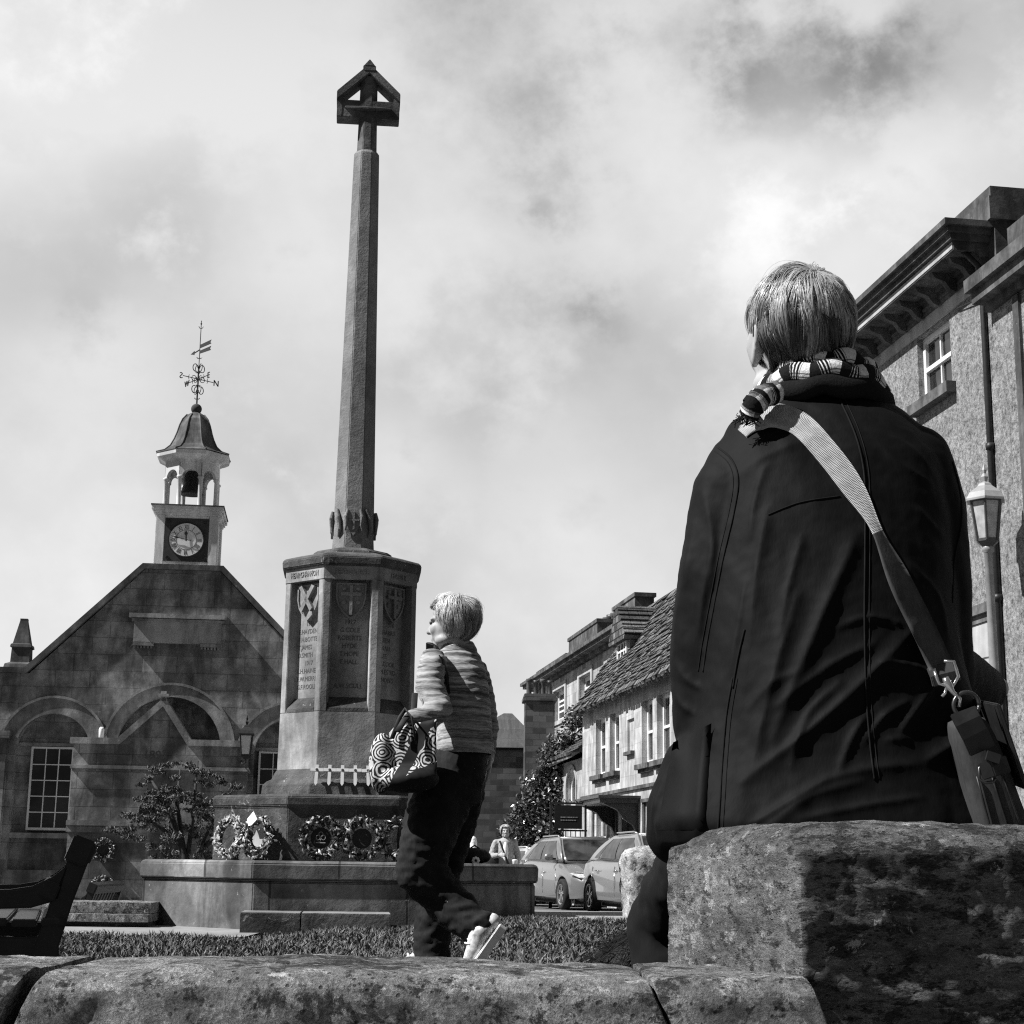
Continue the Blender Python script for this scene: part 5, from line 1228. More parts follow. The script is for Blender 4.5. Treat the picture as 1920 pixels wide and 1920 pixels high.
def caster(me, org):
    bm_ = BVHTree.FromPolygons([v.co + V(org) for v in me.vertices], [tuple(p.vertices) for p in me.polygons])
    def cast(px, py, off=.0, dflt=2.6):
        d = (at(px, py, 10)-CAM).normalized(); h = bm_.ray_cast(CAM, d)
        if h[0] is None: return at(px, py, dflt), V((0, -1, 0))
        return h[0] - d*off, h[1]
    return cast
def px_line(pts, n):
    """smooth polyline through pixel points"""
    out = []; m = len(pts)
    for i in range(m-1):
        p0, p1, p2, p3 = pts[max(i-1,0)], pts[i], pts[i+1], pts[min(i+2,m-1)]
        for k in range(n):
            t = k/n; out.append(tuple(.5*((2*b)+(-a+c)*t+(2*a-5*b+4*c-d)*t*t+(-a+3*b-3*c+d)*t**3) for a, b, c, d in zip(p0,p1,p2,p3)))
    out.append(pts[-1]); return out

# ------------------------------------------------------------------ THE SEATED MAN
mo = V((.53, 2.68, .0)); man = thing('person', 'grey haired person in black coat and checked scarf sitting on the stone pillar', 'person', mo)
cm = MB()
cm.loft(rings([(700,1484,1606,2.74,.045),(728,1468,1624,2.735,.055),(752,1436,1650,2.735,.075),(775,1400,1690,2.725,.085),(800,1362,1722,2.715,.096),(832,1350,1744,2.705,.106),(870,1335,1766,2.695,.115),(950,1335,1776,2.68,.125),(1050,1330,1783,2.668,.134),(1150,1322,1790,2.66,.142),(1250,1315,1804,2.655,.150),(1350,1300,1828,2.655,.160),(1430,1278,1856,2.655,.170),(1500,1245,1886,2.65,.180),(1550,1222,1905,2.645,.188),(1592,1232,1895,2.645,.185)]))
AL = [(1392,874,2.695),(1372,930,2.685),(1346,1080,2.675),(1330,1220,2.685),(1326,1345,2.69),(1330,1400,2.68)]; rl_ = [.060,.068,.067,.064,.058,.052]
AR = [(1718,862,2.695),(1742,950,2.685),(1749,1080,2.675),(1752,1200,2.69),(1762,1258,2.715)]; rr_ = [.060,.064,.064,.061,.060]
cm.chain([at(*p) for p in AL]+[at(1400,1410,2.90),at(1475,1418,2.98)], rl_+[.050,.043], 20)
cm.chain([at(*p) for p in AR]+[at(1812,1278,2.84),at(1838,1294,2.93)], rr_+[.052,.046], 20)
cm.chain([at(1306,1440,2.655),at(1272,1520,2.655),at(1266,1562,2.655)], [.055,.050,.047], 18)
FOLD = [  # fold ridges across the back: (x, y) on the photograph, height, half width in m
 ([(1490,1120),(1440,1290),(1400,1450)], .010, .020), ([(1600,1010),(1520,1190),(1440,1390)], .011, .022), ([(1440,960),(1420,1060),(1405,1200)], .008, .016),
 ([(1710,1180),(1600,1290),(1500,1380),(1385,1470)], .011, .018), ([(1625,1215),(1545,1255),(1450,1330)], .006, .013), ([(1610,1345),(1580,1390),(1555,1450)], .007, .010),
 ([(1640,1252),(1690,1255),(1760,1275)], .008, .010), ([(1560,1185),(1620,1165),(1690,1180)], .005, .009), ([(1800,1360),(1770,1400),(1720,1430)], .012, .016), ([(1700,1440),(1600,1450),(1490,1480)], .006, .014),
 ([(1640,1395),(1690,1390)], .004, .007), ([(1420,1560),(1500,1500),(1600,1470)], .007, .016), ([(1390,880),(1372,980),(1350,1080)], .005, .012), ([(1300,1010),(1285,1120),(1275,1240)], .007, .012), ([(1330,900),(1345,1000),(1340,1100)], .005, .012),
 ([(1560,800),(1480,830),(1400,870)], .004, .018), ([(1650,800),(1720,830),(1770,890)], .004, .016), ([(1290,1430),(1275,1500),(1265,1560)], .009, .012), ([(1320,1420),(1310,1500),(1300,1570)], .007, .010), ([(1255,1440),(1240,1500),(1230,1550)], .008, .010),
 ([(1720,950),(1780,1000)], .004, .010), ([(1700,1060),(1760,1120),(1775,1200)], .005, .012), ([(1400,1330),(1440,1290),(1480,1270)], .005, .012)]
FOLD += [([(1660,830),(1700,870),(1760,900)], .004, .010), ([(1500,1010),(1470,1120),(1455,1200)], .006, .012), ([(1560,1290),(1500,1350),(1470,1440)], .006, .010), ([(1400,1090),(1385,1180),(1370,1260)], .006, .010), ([(1690,1320),(1640,1350),(1600,1400)], .006, .009), ([(1740,1290),(1700,1340),(1670,1380)], .007, .010),
 ([(1700,1500),(1600,1515),(1480,1540)], .005, .009), ([(1530,1470),(1460,1510),(1390,1550)], .006, .009), ([(1310,960),(1300,1040),(1290,1120)], .005, .008), ([(1345,1010),(1330,1090),(1318,1180)], .005, .008), ([(1275,1270),(1290,1310),(1320,1335)], .006, .008), ([(1280,1230),(1300,1265),(1330,1285)], .005, .008), ([(1440,870),(1420,930),(1410,1000)], .005, .010)]
FOLDW = [([(lambda q: (q.x, q.z))(at(x, y, 2.56)) for x, y in px_line(l, 4)], h, w_) for l, h, w_ in FOLD]
def coat_disp(p, n_):
    back = max(0.0, -n_.y); k = 0.0
    for l, h, w_ in FOLDW:
        best = 9.0
        for i in range(len(l)-1):
            ax, az = l[i]; bx, bz = l[i+1]; dx, dz = bx-ax, bz-az; t = ((p.x-ax)*dx+(p.z-az)*dz)/(dx*dx+dz*dz)
            te = min(1, max(0, t)); e = math.hypot(p.x-ax-dx*te, p.z-az-dz*te)
            if e < best: best = e; s_ = (i+te)/(len(l)-1)
        if best < w_*3.4: k += .95*h*math.exp(-(best/(w_*.62))**1.35)*math.sin(math.pi*min(1, max(0, .08+.84*s_)))**.7
    k *= .25+.75*back
    q = V((p.x*9+p.z*5, p.y*7, p.z*4-p.x*2))
    k += .0040*noise.noise(q) + .0028*noise.noise(V((p.x*13+p.z*11, p.y*9, p.z*7-p.x*5)))*back + .0022*noise.noise(V((p.x*26+p.z*17, p.y*20, p.z*10-p.x*8))) + .0007*noise.noise(p*70)
    # gather towards the waist and hem
    k += .004*noise.noise(V((p.x*30, p.y*30, p.z*3)))*ss(.62, .50, p.z)
    return k
cme = blob(cm, .0048, 16, coat_disp); sub(cme, mo); coat = link('coat', cme, M_coat, man)
cast = caster(cme, mo)
def seam(pts, ladder=0, r=.0016, name='coat_seam', n=8):
    mb = MB(); L_ = [cast(x, y, .0008)[0] for x, y in px_line(pts, n)]
    mb.tube(L_, r, 6)
    if ladder:
        pl = px_line(pts, n); off = []
        for i, (x, y) in enumerate(pl):
            a, b = pl[max(i-1, 0)], pl[min(i+1, len(pl)-1)]; l = math.hypot(b[0]-a[0], b[1]-a[1]); off.append(cast(x+(b[1]-a[1])/l*-9*ladder, y+(b[0]-a[0])/l*9*ladder, .0004)[0])
        mb.tube(off, .0009, 5)
    mb.build(name, M_seam, coat, True, org=mo)
seam([(1574,748),(1600,805),(1616,860),(1622,920),(1622,1040),(1621,1160),(1624,1300),(1632,1400),(1640,1462)], -1)
seam([(1345,838),(1372,862),(1384,900),(1376,960),(1355,1050),(1336,1150),(1325,1210),(1318,1260)], 1)
seam([(1374,1270),(1362,1340),(1355,1420),(1350,1500),(1346,1560)], -1); seam([(1396,1180),(1384,1230),(1374,1290)], 0); seam([(1440,965),(1500,942),(1575,930)], 0, .0011)
seam([(1786,866),(1800,920),(1803,980),(1790,1050),(1786,1130)], 0, .0014)
# hip pocket on the left
mb = MB(); nu, nv_ = 8, 10; C = [(1262,1392),(1334,1356),(1322,1556),(1232,1556)]; g3 = []
for j in range(nv_+1):
    for i in range(nu+1):
        u, v = i/nu, j/nv_; x = (C[0][0]*(1-u)+C[1][0]*u)*(1-v)+(C[3][0]*(1-u)+C[2][0]*u)*v; y = (C[0][1]*(1-u)+C[1][1]*u)*(1-v)+(C[3][1]*(1-u)+C[2][1]*u)*v
        edge = min(i, nu-i, nv_-j); g3.append(cast(x, y, (.010 if edge else .001)+(.010*(1-v)**3 if edge or j == 0 else 0), 2.6)[0])
mb.add(g3, [(j*(nu+1)+i, j*(nu+1)+i+1, (j+1)*(nu+1)+i+1, (j+1)*(nu+1)+i) for j in range(nv_) for i in range(nu)])
pk = mb.build('coat_pocket', M_coat, coat, True, org=mo)
seam([(1268,1412),(1300,1396),(1330,1382)], 0, .0013, 'pocket_stitching', 5)
# trousers, shoes
tm = MB()
tm.chain([at(1400,1525,2.66),at(1330,1600,2.82),at(1240,1728,3.02)], [.085,.078,.062], 18); tm.chain([at(1240,1728,3.02),at(1252,1830,2.985),at(1262,2010,2.96)], [.062,.062,.055], 18)
tm.chain([at(1690,1525,2.66),at(1730,1600,2.85),at(1750,1700,3.1),at(1745,2000,3.08)], [.085,.078,.066,.055], 18)
tme = blob(tm, .008, 4, lambda p, n_: .007*noise.noise(V((p.x*14, p.y*10, p.z*22))) + .004*noise.noise(p*38)); sub(tme, mo); link('trousers', tme, M_trs, man)
for q in (at(1262,2050,2.96), at(1745,2040,3.08)):
    q = V((q.x, q.y, .045)); mb = MB(); mb.chain([q, q+V((-.01,.10,-.005)), q+V((-.02,.19,-.012))], [.042,.040,.030], 12); me = blob(mb, .008, 2); sub(me, mo); link('shoe', me, M_leather, man)
# head and body
HC = at(1494, 628, 2.735); HR = rot3((-.23, .97, .06), RAD(4), RAD(-2))
nb_ = at(1536, 765, 2.74)
bm_ = MB(); head_parts(bm_, HC, HR, nb_, .054)
bm_.capsule(at(1540,880,2.72), at(1560,1400,2.67), .07, .09, 20); bm_.chain([at(1430,850,2.71)]+[at(*p) for p in AL[1:]]+[at(1400,1400,2.90),at(1500,1425,3.02)], [.035]*6+[.032,.026], 12); bm_.chain([at(1660,850,2.71)]+[at(*p) for p in AR[1:]]+[at(1812,1280,2.84),at(1850,1300,3.0)], [.035]*5+[.032,.026], 12)
bm_.chain([at(1400,1525,2.66),at(1245,1728,3.02),at(1262,2010,2.96)], [.06,.045,.035], 12); bm_.chain([at(1690,1525,2.66),at(1750,1700,3.1),at(1745,2000,3.08)], [.06,.045,.035], 12)
hand(bm_, at(1500,1425,3.02), (.5,.85,-.1), (0,-.2,1), 1, .6, 1); hand(bm_, at(1850,1300,3.0), (-.3,.9,-.2), (0,.1,1), 1, .6, -1)
bme = blob(bm_, .0055, 3); sub(bme, mo); link('body', bme, M_skin, man)
eyes(man, HC, HR, 1, mo)
def keep_m(d): return not (d.y > .30 and d.z < .55) and not (d.y > -.15 and d.z < -.28) and d.z > -.80 and not (abs(d.x) > .80 and d.z < -.10 and d.y > -.30)
hc = HC + HR @ V((0,-.013,.018))
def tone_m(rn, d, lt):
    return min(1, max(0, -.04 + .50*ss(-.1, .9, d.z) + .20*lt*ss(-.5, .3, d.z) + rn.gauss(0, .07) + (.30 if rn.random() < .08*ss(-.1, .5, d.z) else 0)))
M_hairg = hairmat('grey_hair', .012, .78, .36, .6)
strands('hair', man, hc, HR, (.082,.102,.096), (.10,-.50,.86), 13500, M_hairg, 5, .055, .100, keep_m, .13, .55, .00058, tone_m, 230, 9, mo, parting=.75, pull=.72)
# scarf
def ringtube(mb, f, rfun, n=72, m=12, seed=0):
    U = []; 
    for i in range(n+1):
        t = i/n; p = f(t); tg = (f(min(1, t+.004))-f(max(0, t-.004))).normalized(); a = tg.cross(V((0,0,1))).normalized(); b = a.cross(tg)
        ra, rb = rfun(t); ring = []
        for j in range(m):
            q = 2*math.pi*j/m; k = 1+.16*noise.noise(V((t*14, math.cos(q)*1.2, math.sin(q)*1.2+seed))); ring.append(p + a*ra*k*math.cos(q) + b*rb*k*math.sin(q))
        U.append(ring)
    s = len(mb.v); mb.loft(U, True); return [(i/n, j/m) for i in range(n+1) for j in range(m)]
SCV = at(1535, 728, 2.73)
def sring(cz, a, b, tilt, ph=0.0, dx=0.0): return lambda t: V((SCV.x+dx+a*math.cos(2*math.pi*t+ph), SCV.y+b*math.sin(2*math.pi*t+ph), SCV.z+cz-tilt*math.sin(2*math.pi*t+ph)+.004*math.sin(9*t*6.28)))
mb = MB(); uv = []
uv += [(u*1.0, v) for u, v in ringtube(mb, sring(.012,.083,.078,.014,0,.008), lambda t: (.014,.022), seed=1)]
uv += [(u*1.25+.3, v) for u, v in ringtube(mb, sring(-.016,.100,.090,.018,.4,.004), lambda t: (.018,.021), seed=2)]
uv += [(.02, v) for u, v in ringtube(mb, sring(-.040,.108,.094,.018,.2,.006), lambda t: (.016,.020), seed=3)]
kn = [at(1455,735,2.63), at(1428,745,2.61), at(1411,762,2.60), at(1404,780,2.61)]
def knf(t): 
    i = min(2, int(t*3)); return kn[i].lerp(kn[i+1], t*3-i)
uv += [(u*.35+.6, v) for u, v in ringtube(mb, knf, lambda t: (.020-.004*t,.020), 24, 12, 5)]
me = mb.mesh('scarf', True); 
for nm, ix in (('u', 0), ('v', 1)): a = me.attributes.new(nm, 'FLOAT', 'POINT'); a.data.foreach_set('value', np.array([q[ix] for q in uv], np.float32))
sub(me, mo)
m, g = newmat('checked_wool'); u = g.n('ShaderNodeAttribute', attribute_name='u').outputs['Fac']; v = g.n('ShaderNodeAttribute', attribute_name='v').outputs['Fac']
fu = g.m('FRACT', g.m('MULTIPLY', u, 11.0)); white = g.m('MULTIPLY', g.m('GREATER_THAN', fu, .52), 1.0)
lines = g.m('GREATER_THAN', g.m('SINE', g.m('MULTIPLY', fu, 60.0)), .35); near = g.m('LESS_THAN', g.m('ABSOLUTE', g.m('SUBTRACT', fu, .52)), .17)
pat = g.m('ADD', g.m('MULTIPLY', white, g.m('SUBTRACT', 1.0, near)), g.m('MULTIPLY', near, lines), clamp=True)
fv = g.m('FRACT', g.m('ADD', g.m('MULTIPLY', v, 2.0), .2)); hb = g.m('GREATER_THAN', fv, .62)
pat = g.m('MULTIPLY', pat, g.mr(hb, 0, 1, 1, .22)); o = obc(g); nz = g.noise(o, 240, 4, .7)
finish(g, g.m('MULTIPLY', g.mr(pat, 0, 1, .012, .66), g.mr(nz, .3, .7, .7, 1.2)), .95, g.bump(nz, .7, .002), spec=.1)
sf = link('scarf', me, m, man)
mb = MB(); rn = random.Random(3)
for i in range(60):
    p = at(1402+rn.gauss(0,10), 780+rn.gauss(0,5), 2.60); mb.tube([p, p+V((rn.gauss(0,.004), rn.gauss(0,.004), -.006)), p+V((rn.gauss(-.002,.006), rn.gauss(0,.005), -.012))], .0007, 4)
mb.build('scarf_fringe', m, sf, org=mo)
# ------------------------------------------------------------------ his shoulder bag
bo = at(1860, 1470, 2.50); bag = thing('shoulder_bag', 'dark canvas shoulder bag with pale webbing strap slung across the black coat', 'bag', bo)
CL = px_line([(1392,812),(1415,788),(1450,778),(1500,795),(1548,845),(1590,900),(1630,965),(1665,1040),(1700,1115),(1735,1185),(1764,1248)], 9)
WD = lambda t: 23*(.5+.5*ss(.0,.13,t)) - 13*math.exp(-((t-.64)/.085)**2)
vs = []; uvs = []; ln = 0.0; prev = None; nC = len(CL)
for i, (x, y) in enumerate(CL):
    a, b = CL[max(i-1, 0)], CL[min(i+1, nC-1)]; l = math.hypot(b[0]-a[0], b[1]-a[1]); nx, ny = (b[1]-a[1])/l, -(b[0]-a[0])/l; t = i/(nC-1); hw_ = WD(t)
    tw = ss(.55, .75, t); row = []
    for k in range(7):
        s_ = -1+2*k/6; off = .004 + tw*(.012*(-s_)+.012) + .0015*(1-s_*s_)
        row.append(cast(x+nx*hw_*s_, y+ny*hw_*s_, off, 2.62)[0])
    if i: ln += (row[3]-prev).length
    prev = row[3]; vs += row; uvs += [(ln, k/6) for k in range(7)]
n0 = len(vs); inner = [v + V((0, .0022, 0)) for v in vs]; vs += inner; uvs += uvs[:n0]
fs = [(i*7+k, i*7+k+1, i*7+k+8, i*7+k+7) for i in range(nC-1) for k in range(6)]; fs += [tuple(n0+j for j in f[::-1]) for f in fs]
for i in range(nC-1):
    for k in (0, 6): fs.append((i*7+k, i*7+7+k, n0+i*7+7+k, n0+i*7+k))
me = bpy.data.meshes.new('strap'); me.from_pydata([tuple(v-bo) for v in vs], [], fs)
for nm, ix in (('u', 0), ('v', 1)): a = me.attributes.new(nm, 'FLOAT', 'POINT'); a.data.foreach_set('value', np.array([q[ix] for q in uvs], np.float32))
me.polygons.foreach_set('use_smooth', [True]*len(me.polygons))
M_webrev = fabric('webbing_dark_side', .060, .35, 900, .85, 20)
me.polygons.foreach_set('material_index', [1 if (min(f) % n0)//7 > (nC-1)*.64 else 0 for f in fs]); me.update(); strap = link('strap', me, [M_web, M_webrev], bag)
def rib(pts, w_, th, name, mat, par, up=V((0,-1,0))):
    mb = MB(); R_ = []
    for i, p in enumerate(pts):
        tg = (pts[min(i+1,len(pts)-1)]-pts[max(i-1,0)]).normalized(); a = tg.cross(up).normalized(); n_ = a.cross(tg)
        R_.append([p-a*w_+n_*th, p+a*w_+n_*th, p+a*w_-n_*th, p-a*w_-n_*th])
    return mb.loft(R_).build(name, mat, par, bevel=.0015, org=bo)
e1, e2 = cast(1764,1246,.022,2.5)[0], cast(1776,1282,.024,2.5)[0]
rib([e1, e1.lerp(e2,.5)+V((0,-.004,0)), e2], .023, .004, 'strap_end', M_bagc, strap)
DB = 2.43
hk = MB(); P = lambda x, y, d=0.0: at(x, y, DB+d)
hk.tube([P(1752,1258),P(1760,1282),P(1785,1290),P(1797,1268),P(1788,1240),P(1770,1240)], .0026, 8); hk.tube([P(1772,1270),P(1778,1284),P(1786,1298),P(1800,1310),P(1798,1325)], [.005,.007,.004,.003,.003], 8); hk.tube([P(1775,1285),P(1772,1300),P(1766,1306)], .0025, 6)
hk.build('swivel_hook', M_chrome, bag, True, org=bo)
hk = MB(); hk.tube([P(1812+24*math.cos(t), 1322+24*math.sin(t)) for t in [2*math.pi*i/28 for i in range(29)]], .0032, 8); hk.build('ring', plain('dull_brass', .10, .35, .3, 40, .8), bag, True, org=bo)
rib([P(1805,1332,-.004),P(1815,1352,-.008),P(1828,1376,-.006),P(1838,1398,-.002),P(1842,1408,.0)], .0205, .003, 'leather_tab', M_leather, bag)
A0, A1 = P(1822,1352,.012), P(1893,1585,.035); ax = (A1-A0); bx = V((.85,-.10,.33)).normalized(); bx = (bx-ax*bx.dot(ax)/ax.length_squared).normalized(); cx_ = ax.cross(bx).normalized(); cx_ = cx_ if cx_.y > 0 else -cx_
bmx = MB(); q = []
for s_, w0 in ((0, .022), (.15, .030), (.5, .036), (.85, .040), (1, .036)):
    o_ = A0+ax*s_; q.append([o_-bx*w0, o_+bx*w0-cx_*.004, o_+bx*(w0*1.05)+cx_*.26, o_-bx*w0*1.05+cx_*.26])
bmx.loft(q); bme = bmx.mesh('b'); 
b_ = bmesh.new(); b_.from_mesh(bme); bmesh.ops.subdivide_edges(b_, edges=b_.edges, cuts=3, use_grid_fill=True); bmesh.ops.smooth_vert(b_, verts=b_.verts, factor=.5, use_axis_x=True, use_axis_y=True, use_axis_z=True); b_.to_mesh(bme); b_.free()
bme.transform(Matrix.Translation(-bo)); bme.polygons.foreach_set('use_smooth', [True]*len(bme.polygons)); bdy = link('bag_body', bme, M_bagc, bag)
o_ = bx*.040
MB().hexa([A0+o_-ax*.08-cx_*.01, A0+ax*.62+o_*1.1-cx_*.012, A0+ax*.62+o_*1.1+cx_*.27, A0+o_-ax*.08+cx_*.27]+[v+bx*.006 for v in (A0+o_-ax*.08-cx_*.01, A0+ax*.62+o_*1.1-cx_*.012, A0+ax*.62+o_*1.1+cx_*.27, A0+o_-ax*.08+cx_*.27)]).build('flap', M_leather, bag, bevel=.002, org=bo)
for k in (-.018, .004, .020): 
    MB().tube([A0+ax*t+bx*(k*(0.8+.4*t))-cx_*.004 for t in (.42,.6,.8,.97)], .0016, 6).build('piping', M_leather, bdy, True, org=bo)
rib([P(1838,1448,-.012),P(1860,1441,-.016),P(1890,1432,-.006)], .0125, .003, 'buckle_strap', M_leather, bag)
hk = MB(); hk.tube([P(x,y,-.012) for x, y in ((1848,1432),(1836,1440),(1836,1460),(1846,1468),(1862,1466),(1866,1460))], .0024, 8); hk.build('buckle', plain('dull_brass_buckle', .10, .35, .3, 40, .8), bag, True, org=bo)
hk = MB(); hk.box(-.010,.010,-.003,.003,-.007,.007); hk.xf(Matrix.Translation(P(1862,1420,-.018)) @ Matrix.Rotation(RAD(18), 4, 'Y')); hk.build('stud', M_leather, bag, org=bo)

# ------------------------------------------------------------------ THE DOG
dgo = V((.50, 3.62, .07)); dog = thing('dog', 'dark shaggy dog lying in the grass at the feet of the seated person', 'dog', dgo)
db = MB(); X = lambda x, y, z: dgo + V((x, y, z))
db.ell(X(-.16,0,.135), (.17,.12,.130)); db.ell(X(.08,.01,.135), (.20,.12,.125)); db.ell(X(.28,.03,.15), (.12,.10,.12)); db.capsule(X(.30,.04,.20), X(.42,.07,.30), .07, .06); db.ell(X(.46,.08,.33), (.075,.065,.065)); db.capsule(X(.50,.08,.32), X(.58,.10,.30), .04, .028, 12)
db.capsule(X(.30,-.06,.08), X(.36,-.08,.03), .045, .03); db.capsule(X(.36,-.08,.03), X(.56,-.07,.025), .028, .03); db.capsule(X(.30,.12,.08), X(.56,.14,.025), .045, .03); db.ell(X(-.18,-.09,.10), (.12,.06,.10)); db.capsule(X(-.12,-.12,.03), X(.05,-.14,.03), .03, .028)
db.chain([X(-.29,0,.12), X(-.37,-.03,.09), X(-.47,-.07,.05), X(-.55,-.10,.04)], [.055,.05,.042,.02])
for s in (-1, 1): db.capsule(X(.44,.08+s*.055,.37), X(.43,.08+s*.085,.30), .022, .014, 10)
dme = blob(db, .011, 3); sub(dme, dgo); M_fur = hairmat('dog_fur', .003, .014, .6, .15); link('body', dme, M_fur, dog)
rn = random.Random(8); vs = []; fs = []; tn = []; dv = [(v.co.copy(), v.normal.copy()) for v in dme.vertices]
for i in range(9000):
    p, n_ = rn.choice(dv); fl = V((-1, -.1, -.55)) if p.x < .3 else V((-.3, 0, -1)); d_ = (n_*.42 + fl*.7 + V((rn.gauss(0,.2), rn.gauss(0,.2), rn.gauss(0,.2)))).normalized(); l = rn.uniform(.03, .065); a = d_.cross(n_).normalized()*.0011; b = len(vs); t = rn.random()
    m1 = p + d_*l*.5 + n_*.004; m2 = p + d_*l - n_*.006*0 + V((0,0,-.008)); vs += [p-a, p+a, m1-a*.8, m1+a*.8, m2]; fs += [(b, b+1, b+3, b+2), (b+2, b+3, b+4)]; tn += [t]*5
me = bpy.data.meshes.new('fur'); me.from_pydata([tuple(v) for v in vs], [], fs); a = me.attributes.new('tone', 'FLOAT', 'POINT'); a.data.foreach_set('value', np.array(tn, np.float32)); me.update(); link('fur', me, M_fur, dog)
# ------------------------------------------------------------------ THE WALKING WOMAN
wo = V((-.25, 6.9, gz(-.25, 6.9))); wom = thing('person', 'woman in striped jumper and dark jeans walking past with a patterned bag', 'person', wo)
WH = at(848, 1165, 6.90); WR = rot3((-.90, .43, -.02), RAD(-3))
sm = MB()
sm.loft(rings([(1203,838,888,6.93,.05),(1216,828,893,6.92,.08),(1238,814,905,6.91,.10),(1272,812,914,6.90,.115),(1310,814,919,6.89,.122),(1350,818,922,6.885,.128),(1385,820,925,6.88,.133),(1400,822,924,6.88,.135)], 2.3, 32))
SL = [at(812,1240,6.79), at(805,1285,6.735), at(824,1330,6.69), at(802,1346,6.66), at(772,1352,6.63)]
SR = [at(894,1258,6.99), at(908,1310,7.03), at(917,1365,7.05), at(914,1408,7.04)]
sm.chain(SL, [.058,.060,.056,.053,.045], 18); sm.chain(SR, [.050,.048,.044,.036], 18)
def knit(p, n_): return .004*noise.noise(V((p.x*14, p.y*14, p.z*26))) + 0.0016*math.sin(p.z*190 + 3*noise.noise(p*9)) + .0025*noise.noise(V((p.x*30, p.y*20, p.z*60)))
sme = blob(sm, .0085, 4, knit); sub(sme, wo)
m, g = newmat('marled_knit'); o = obc(g); x, y, z = g.sep(o)
wz = g.m('ADD', g.m('MULTIPLY', z, 1.0), g.m('MULTIPLY', g.noise(g.mapv(o, (5, 5, 2)), 1.0, 4), .05))
a = g.noise(g.comb(g.m('MULTIPLY', x, 3.0), g.m('MULTIPLY', y, 3.0), g.m('MULTIPLY', wz, 62.0)), 1.0, 4, .6); b = g.noise(g.comb(g.m('MULTIPLY', x, 40.0), g.m('MULTIPLY', y, 40.0), g.m('MULTIPLY', z, 260.0)), 1.0, 3, .6)
v = g.m('ADD', g.m('MULTIPLY', a, .72), g.m('MULTIPLY', b, .28))
finish(g, g.mr(v, .39, .61, .07, .46), .95, g.bump(v, .6, .006), spec=.1, Sheen_Weight=.1)
swe = link('jumper', sme, m, wom)
hem = MB().loft(rings([(1388,820,926,6.88,.138),(1398,819,927,6.88,.142),(1410,822,925,6.88,.142),(1414,826,921,6.88,.134)], 2.3, 32), False).build('jumper_hem', m, swe, True, org=wo)
jm = MB()
jm.loft(rings([(1396,824,920,6.89,.125),(1430,808,912,6.89,.145),(1470,782,907,6.88,.15),(1510,770,903,6.87,.14)], 2.2, 28))
jm.chain([at(832,1480,6.84), at(802,1570,6.74), at(788,1634,6.74)], [.138,.112,.098], 20); jm.chain([at(788,1634,6.74), at(838,1690,6.75), at(888,1736,6.69), at(902,1738,6.665)], [.096,.088,.072,.064], 20)
jm.chain([at(858,1480,6.95), at(826,1640,6.97), at(812,1720,6.96), at(810,1800,6.95)], [.118,.085,.074,.076], 20)
def jwr(p, n_): return .006*noise.noise(V((p.x*12+p.z*8, p.y*10, p.z*14))) + .0065*noise.noise(V((p.x*20-p.z*6, p.y*16, p.z*44)))*(.4+ss(1.1, .5, p.z)) + .003*noise.noise(p*60)
jme = blob(jm, .0095, 3, jwr); sub(jme, wo); jo = link('jeans', jme, M_jean, wom)
bm_ = MB(); head_parts(bm_, WH, WR, at(862,1222,6.92), .05, .96, False)
bm_.capsule(at(862,1260,6.9), at(862,1440,6.88), .07, .09); bm_.chain(SL, [.03]*5, 10); bm_.chain(SR+[at(916,1424,7.03)], [.03]*3+[.026,.022], 10)
bm_.chain([at(832,1480,6.84), at(788,1634,6.74), at(888,1736,6.68)], [.07,.05,.04], 12); bm_.chain([at(858,1480,6.95), at(824,1640,6.97), at(808,1805,6.95)], [.07,.05,.04], 12)
hand(bm_, at(770,1352,6.66), (-.75,.2,-.55), (-.4,-.6,.5), .95, .9, 1); hand(bm_, at(917,1416,7.03), (-.1,-.1,-1), (.9,.3,0), .95, .5, -1)
bme = blob(bm_, .0062, 2); sub(bme, wo); link('body', bme, M_skin, wom); eyes(wom, WH, WR, .96, wo)
def keep_w(d): return not (d.y > .25 and d.z < .62) and not (d.y > .10 and d.z < .08) and not (d.y > -.35 and d.z < -.45) and d.z > -.80
def tone_w(rn, d, lt): return min(1, max(0, .45 + .25*d.z + .22*lt + rn.gauss(0, .10)))
strands('hair', wom, WH + WR @ V((0,-.016,.016)), WR, (.080,.098,.092), (.0,-.25,.95), 6500, hairmat('fair_hair', .06, .80, .4, .5), 9, .05, .12, keep_w, .26, .22, .0010, tone_w, 150, 9, wo, parting=.5, pull=.6)
def shoe(parent, heel, toe, ballr, org, mat, solem, up):
    up = V(up).normalized(); ax = (toe-heel); mb = MB(); mb.chain([heel+up*.035, heel+ax*.35+up*.05, heel+ax*.65+up*.03, toe+up*.018], [.036,.042,.036,.024], 14); mb.capsule(heel+up*.04+ax*.12, heel+up*.07+ax*.14, .030, .026)
    me = blob(mb, .006, 2); sub(me, org); so_ = link('shoe', me, mat, parent)
    side = ax.cross(up).normalized(); prof = [(-.06,.030),(.0,.036),(.2,.038),(.45,.036),(.7,.042),(.9,.036),(1.02,.020)]; R_ = []
    for t, w_ in prof:
        c = heel+ax*t; R_.append([c-side*w_*1.06-up*.024, c+side*w_*1.06-up*.024, c+side*w_*1.2+up*.012, c-side*w_*1.2+up*.012])
    MB().loft(R_).build('sole', solem, so_, bevel=.004, org=org)
    lc = MB()
    for t in (.45, .55, .65): lc.tube([heel+ax*t-side*.022+up*.058, heel+ax*(t+.03)+up*.074, heel+ax*t+side*.022+up*.058], .004, 5)
    lc.build('laces', solem, so_, True, org=org)
    return so_
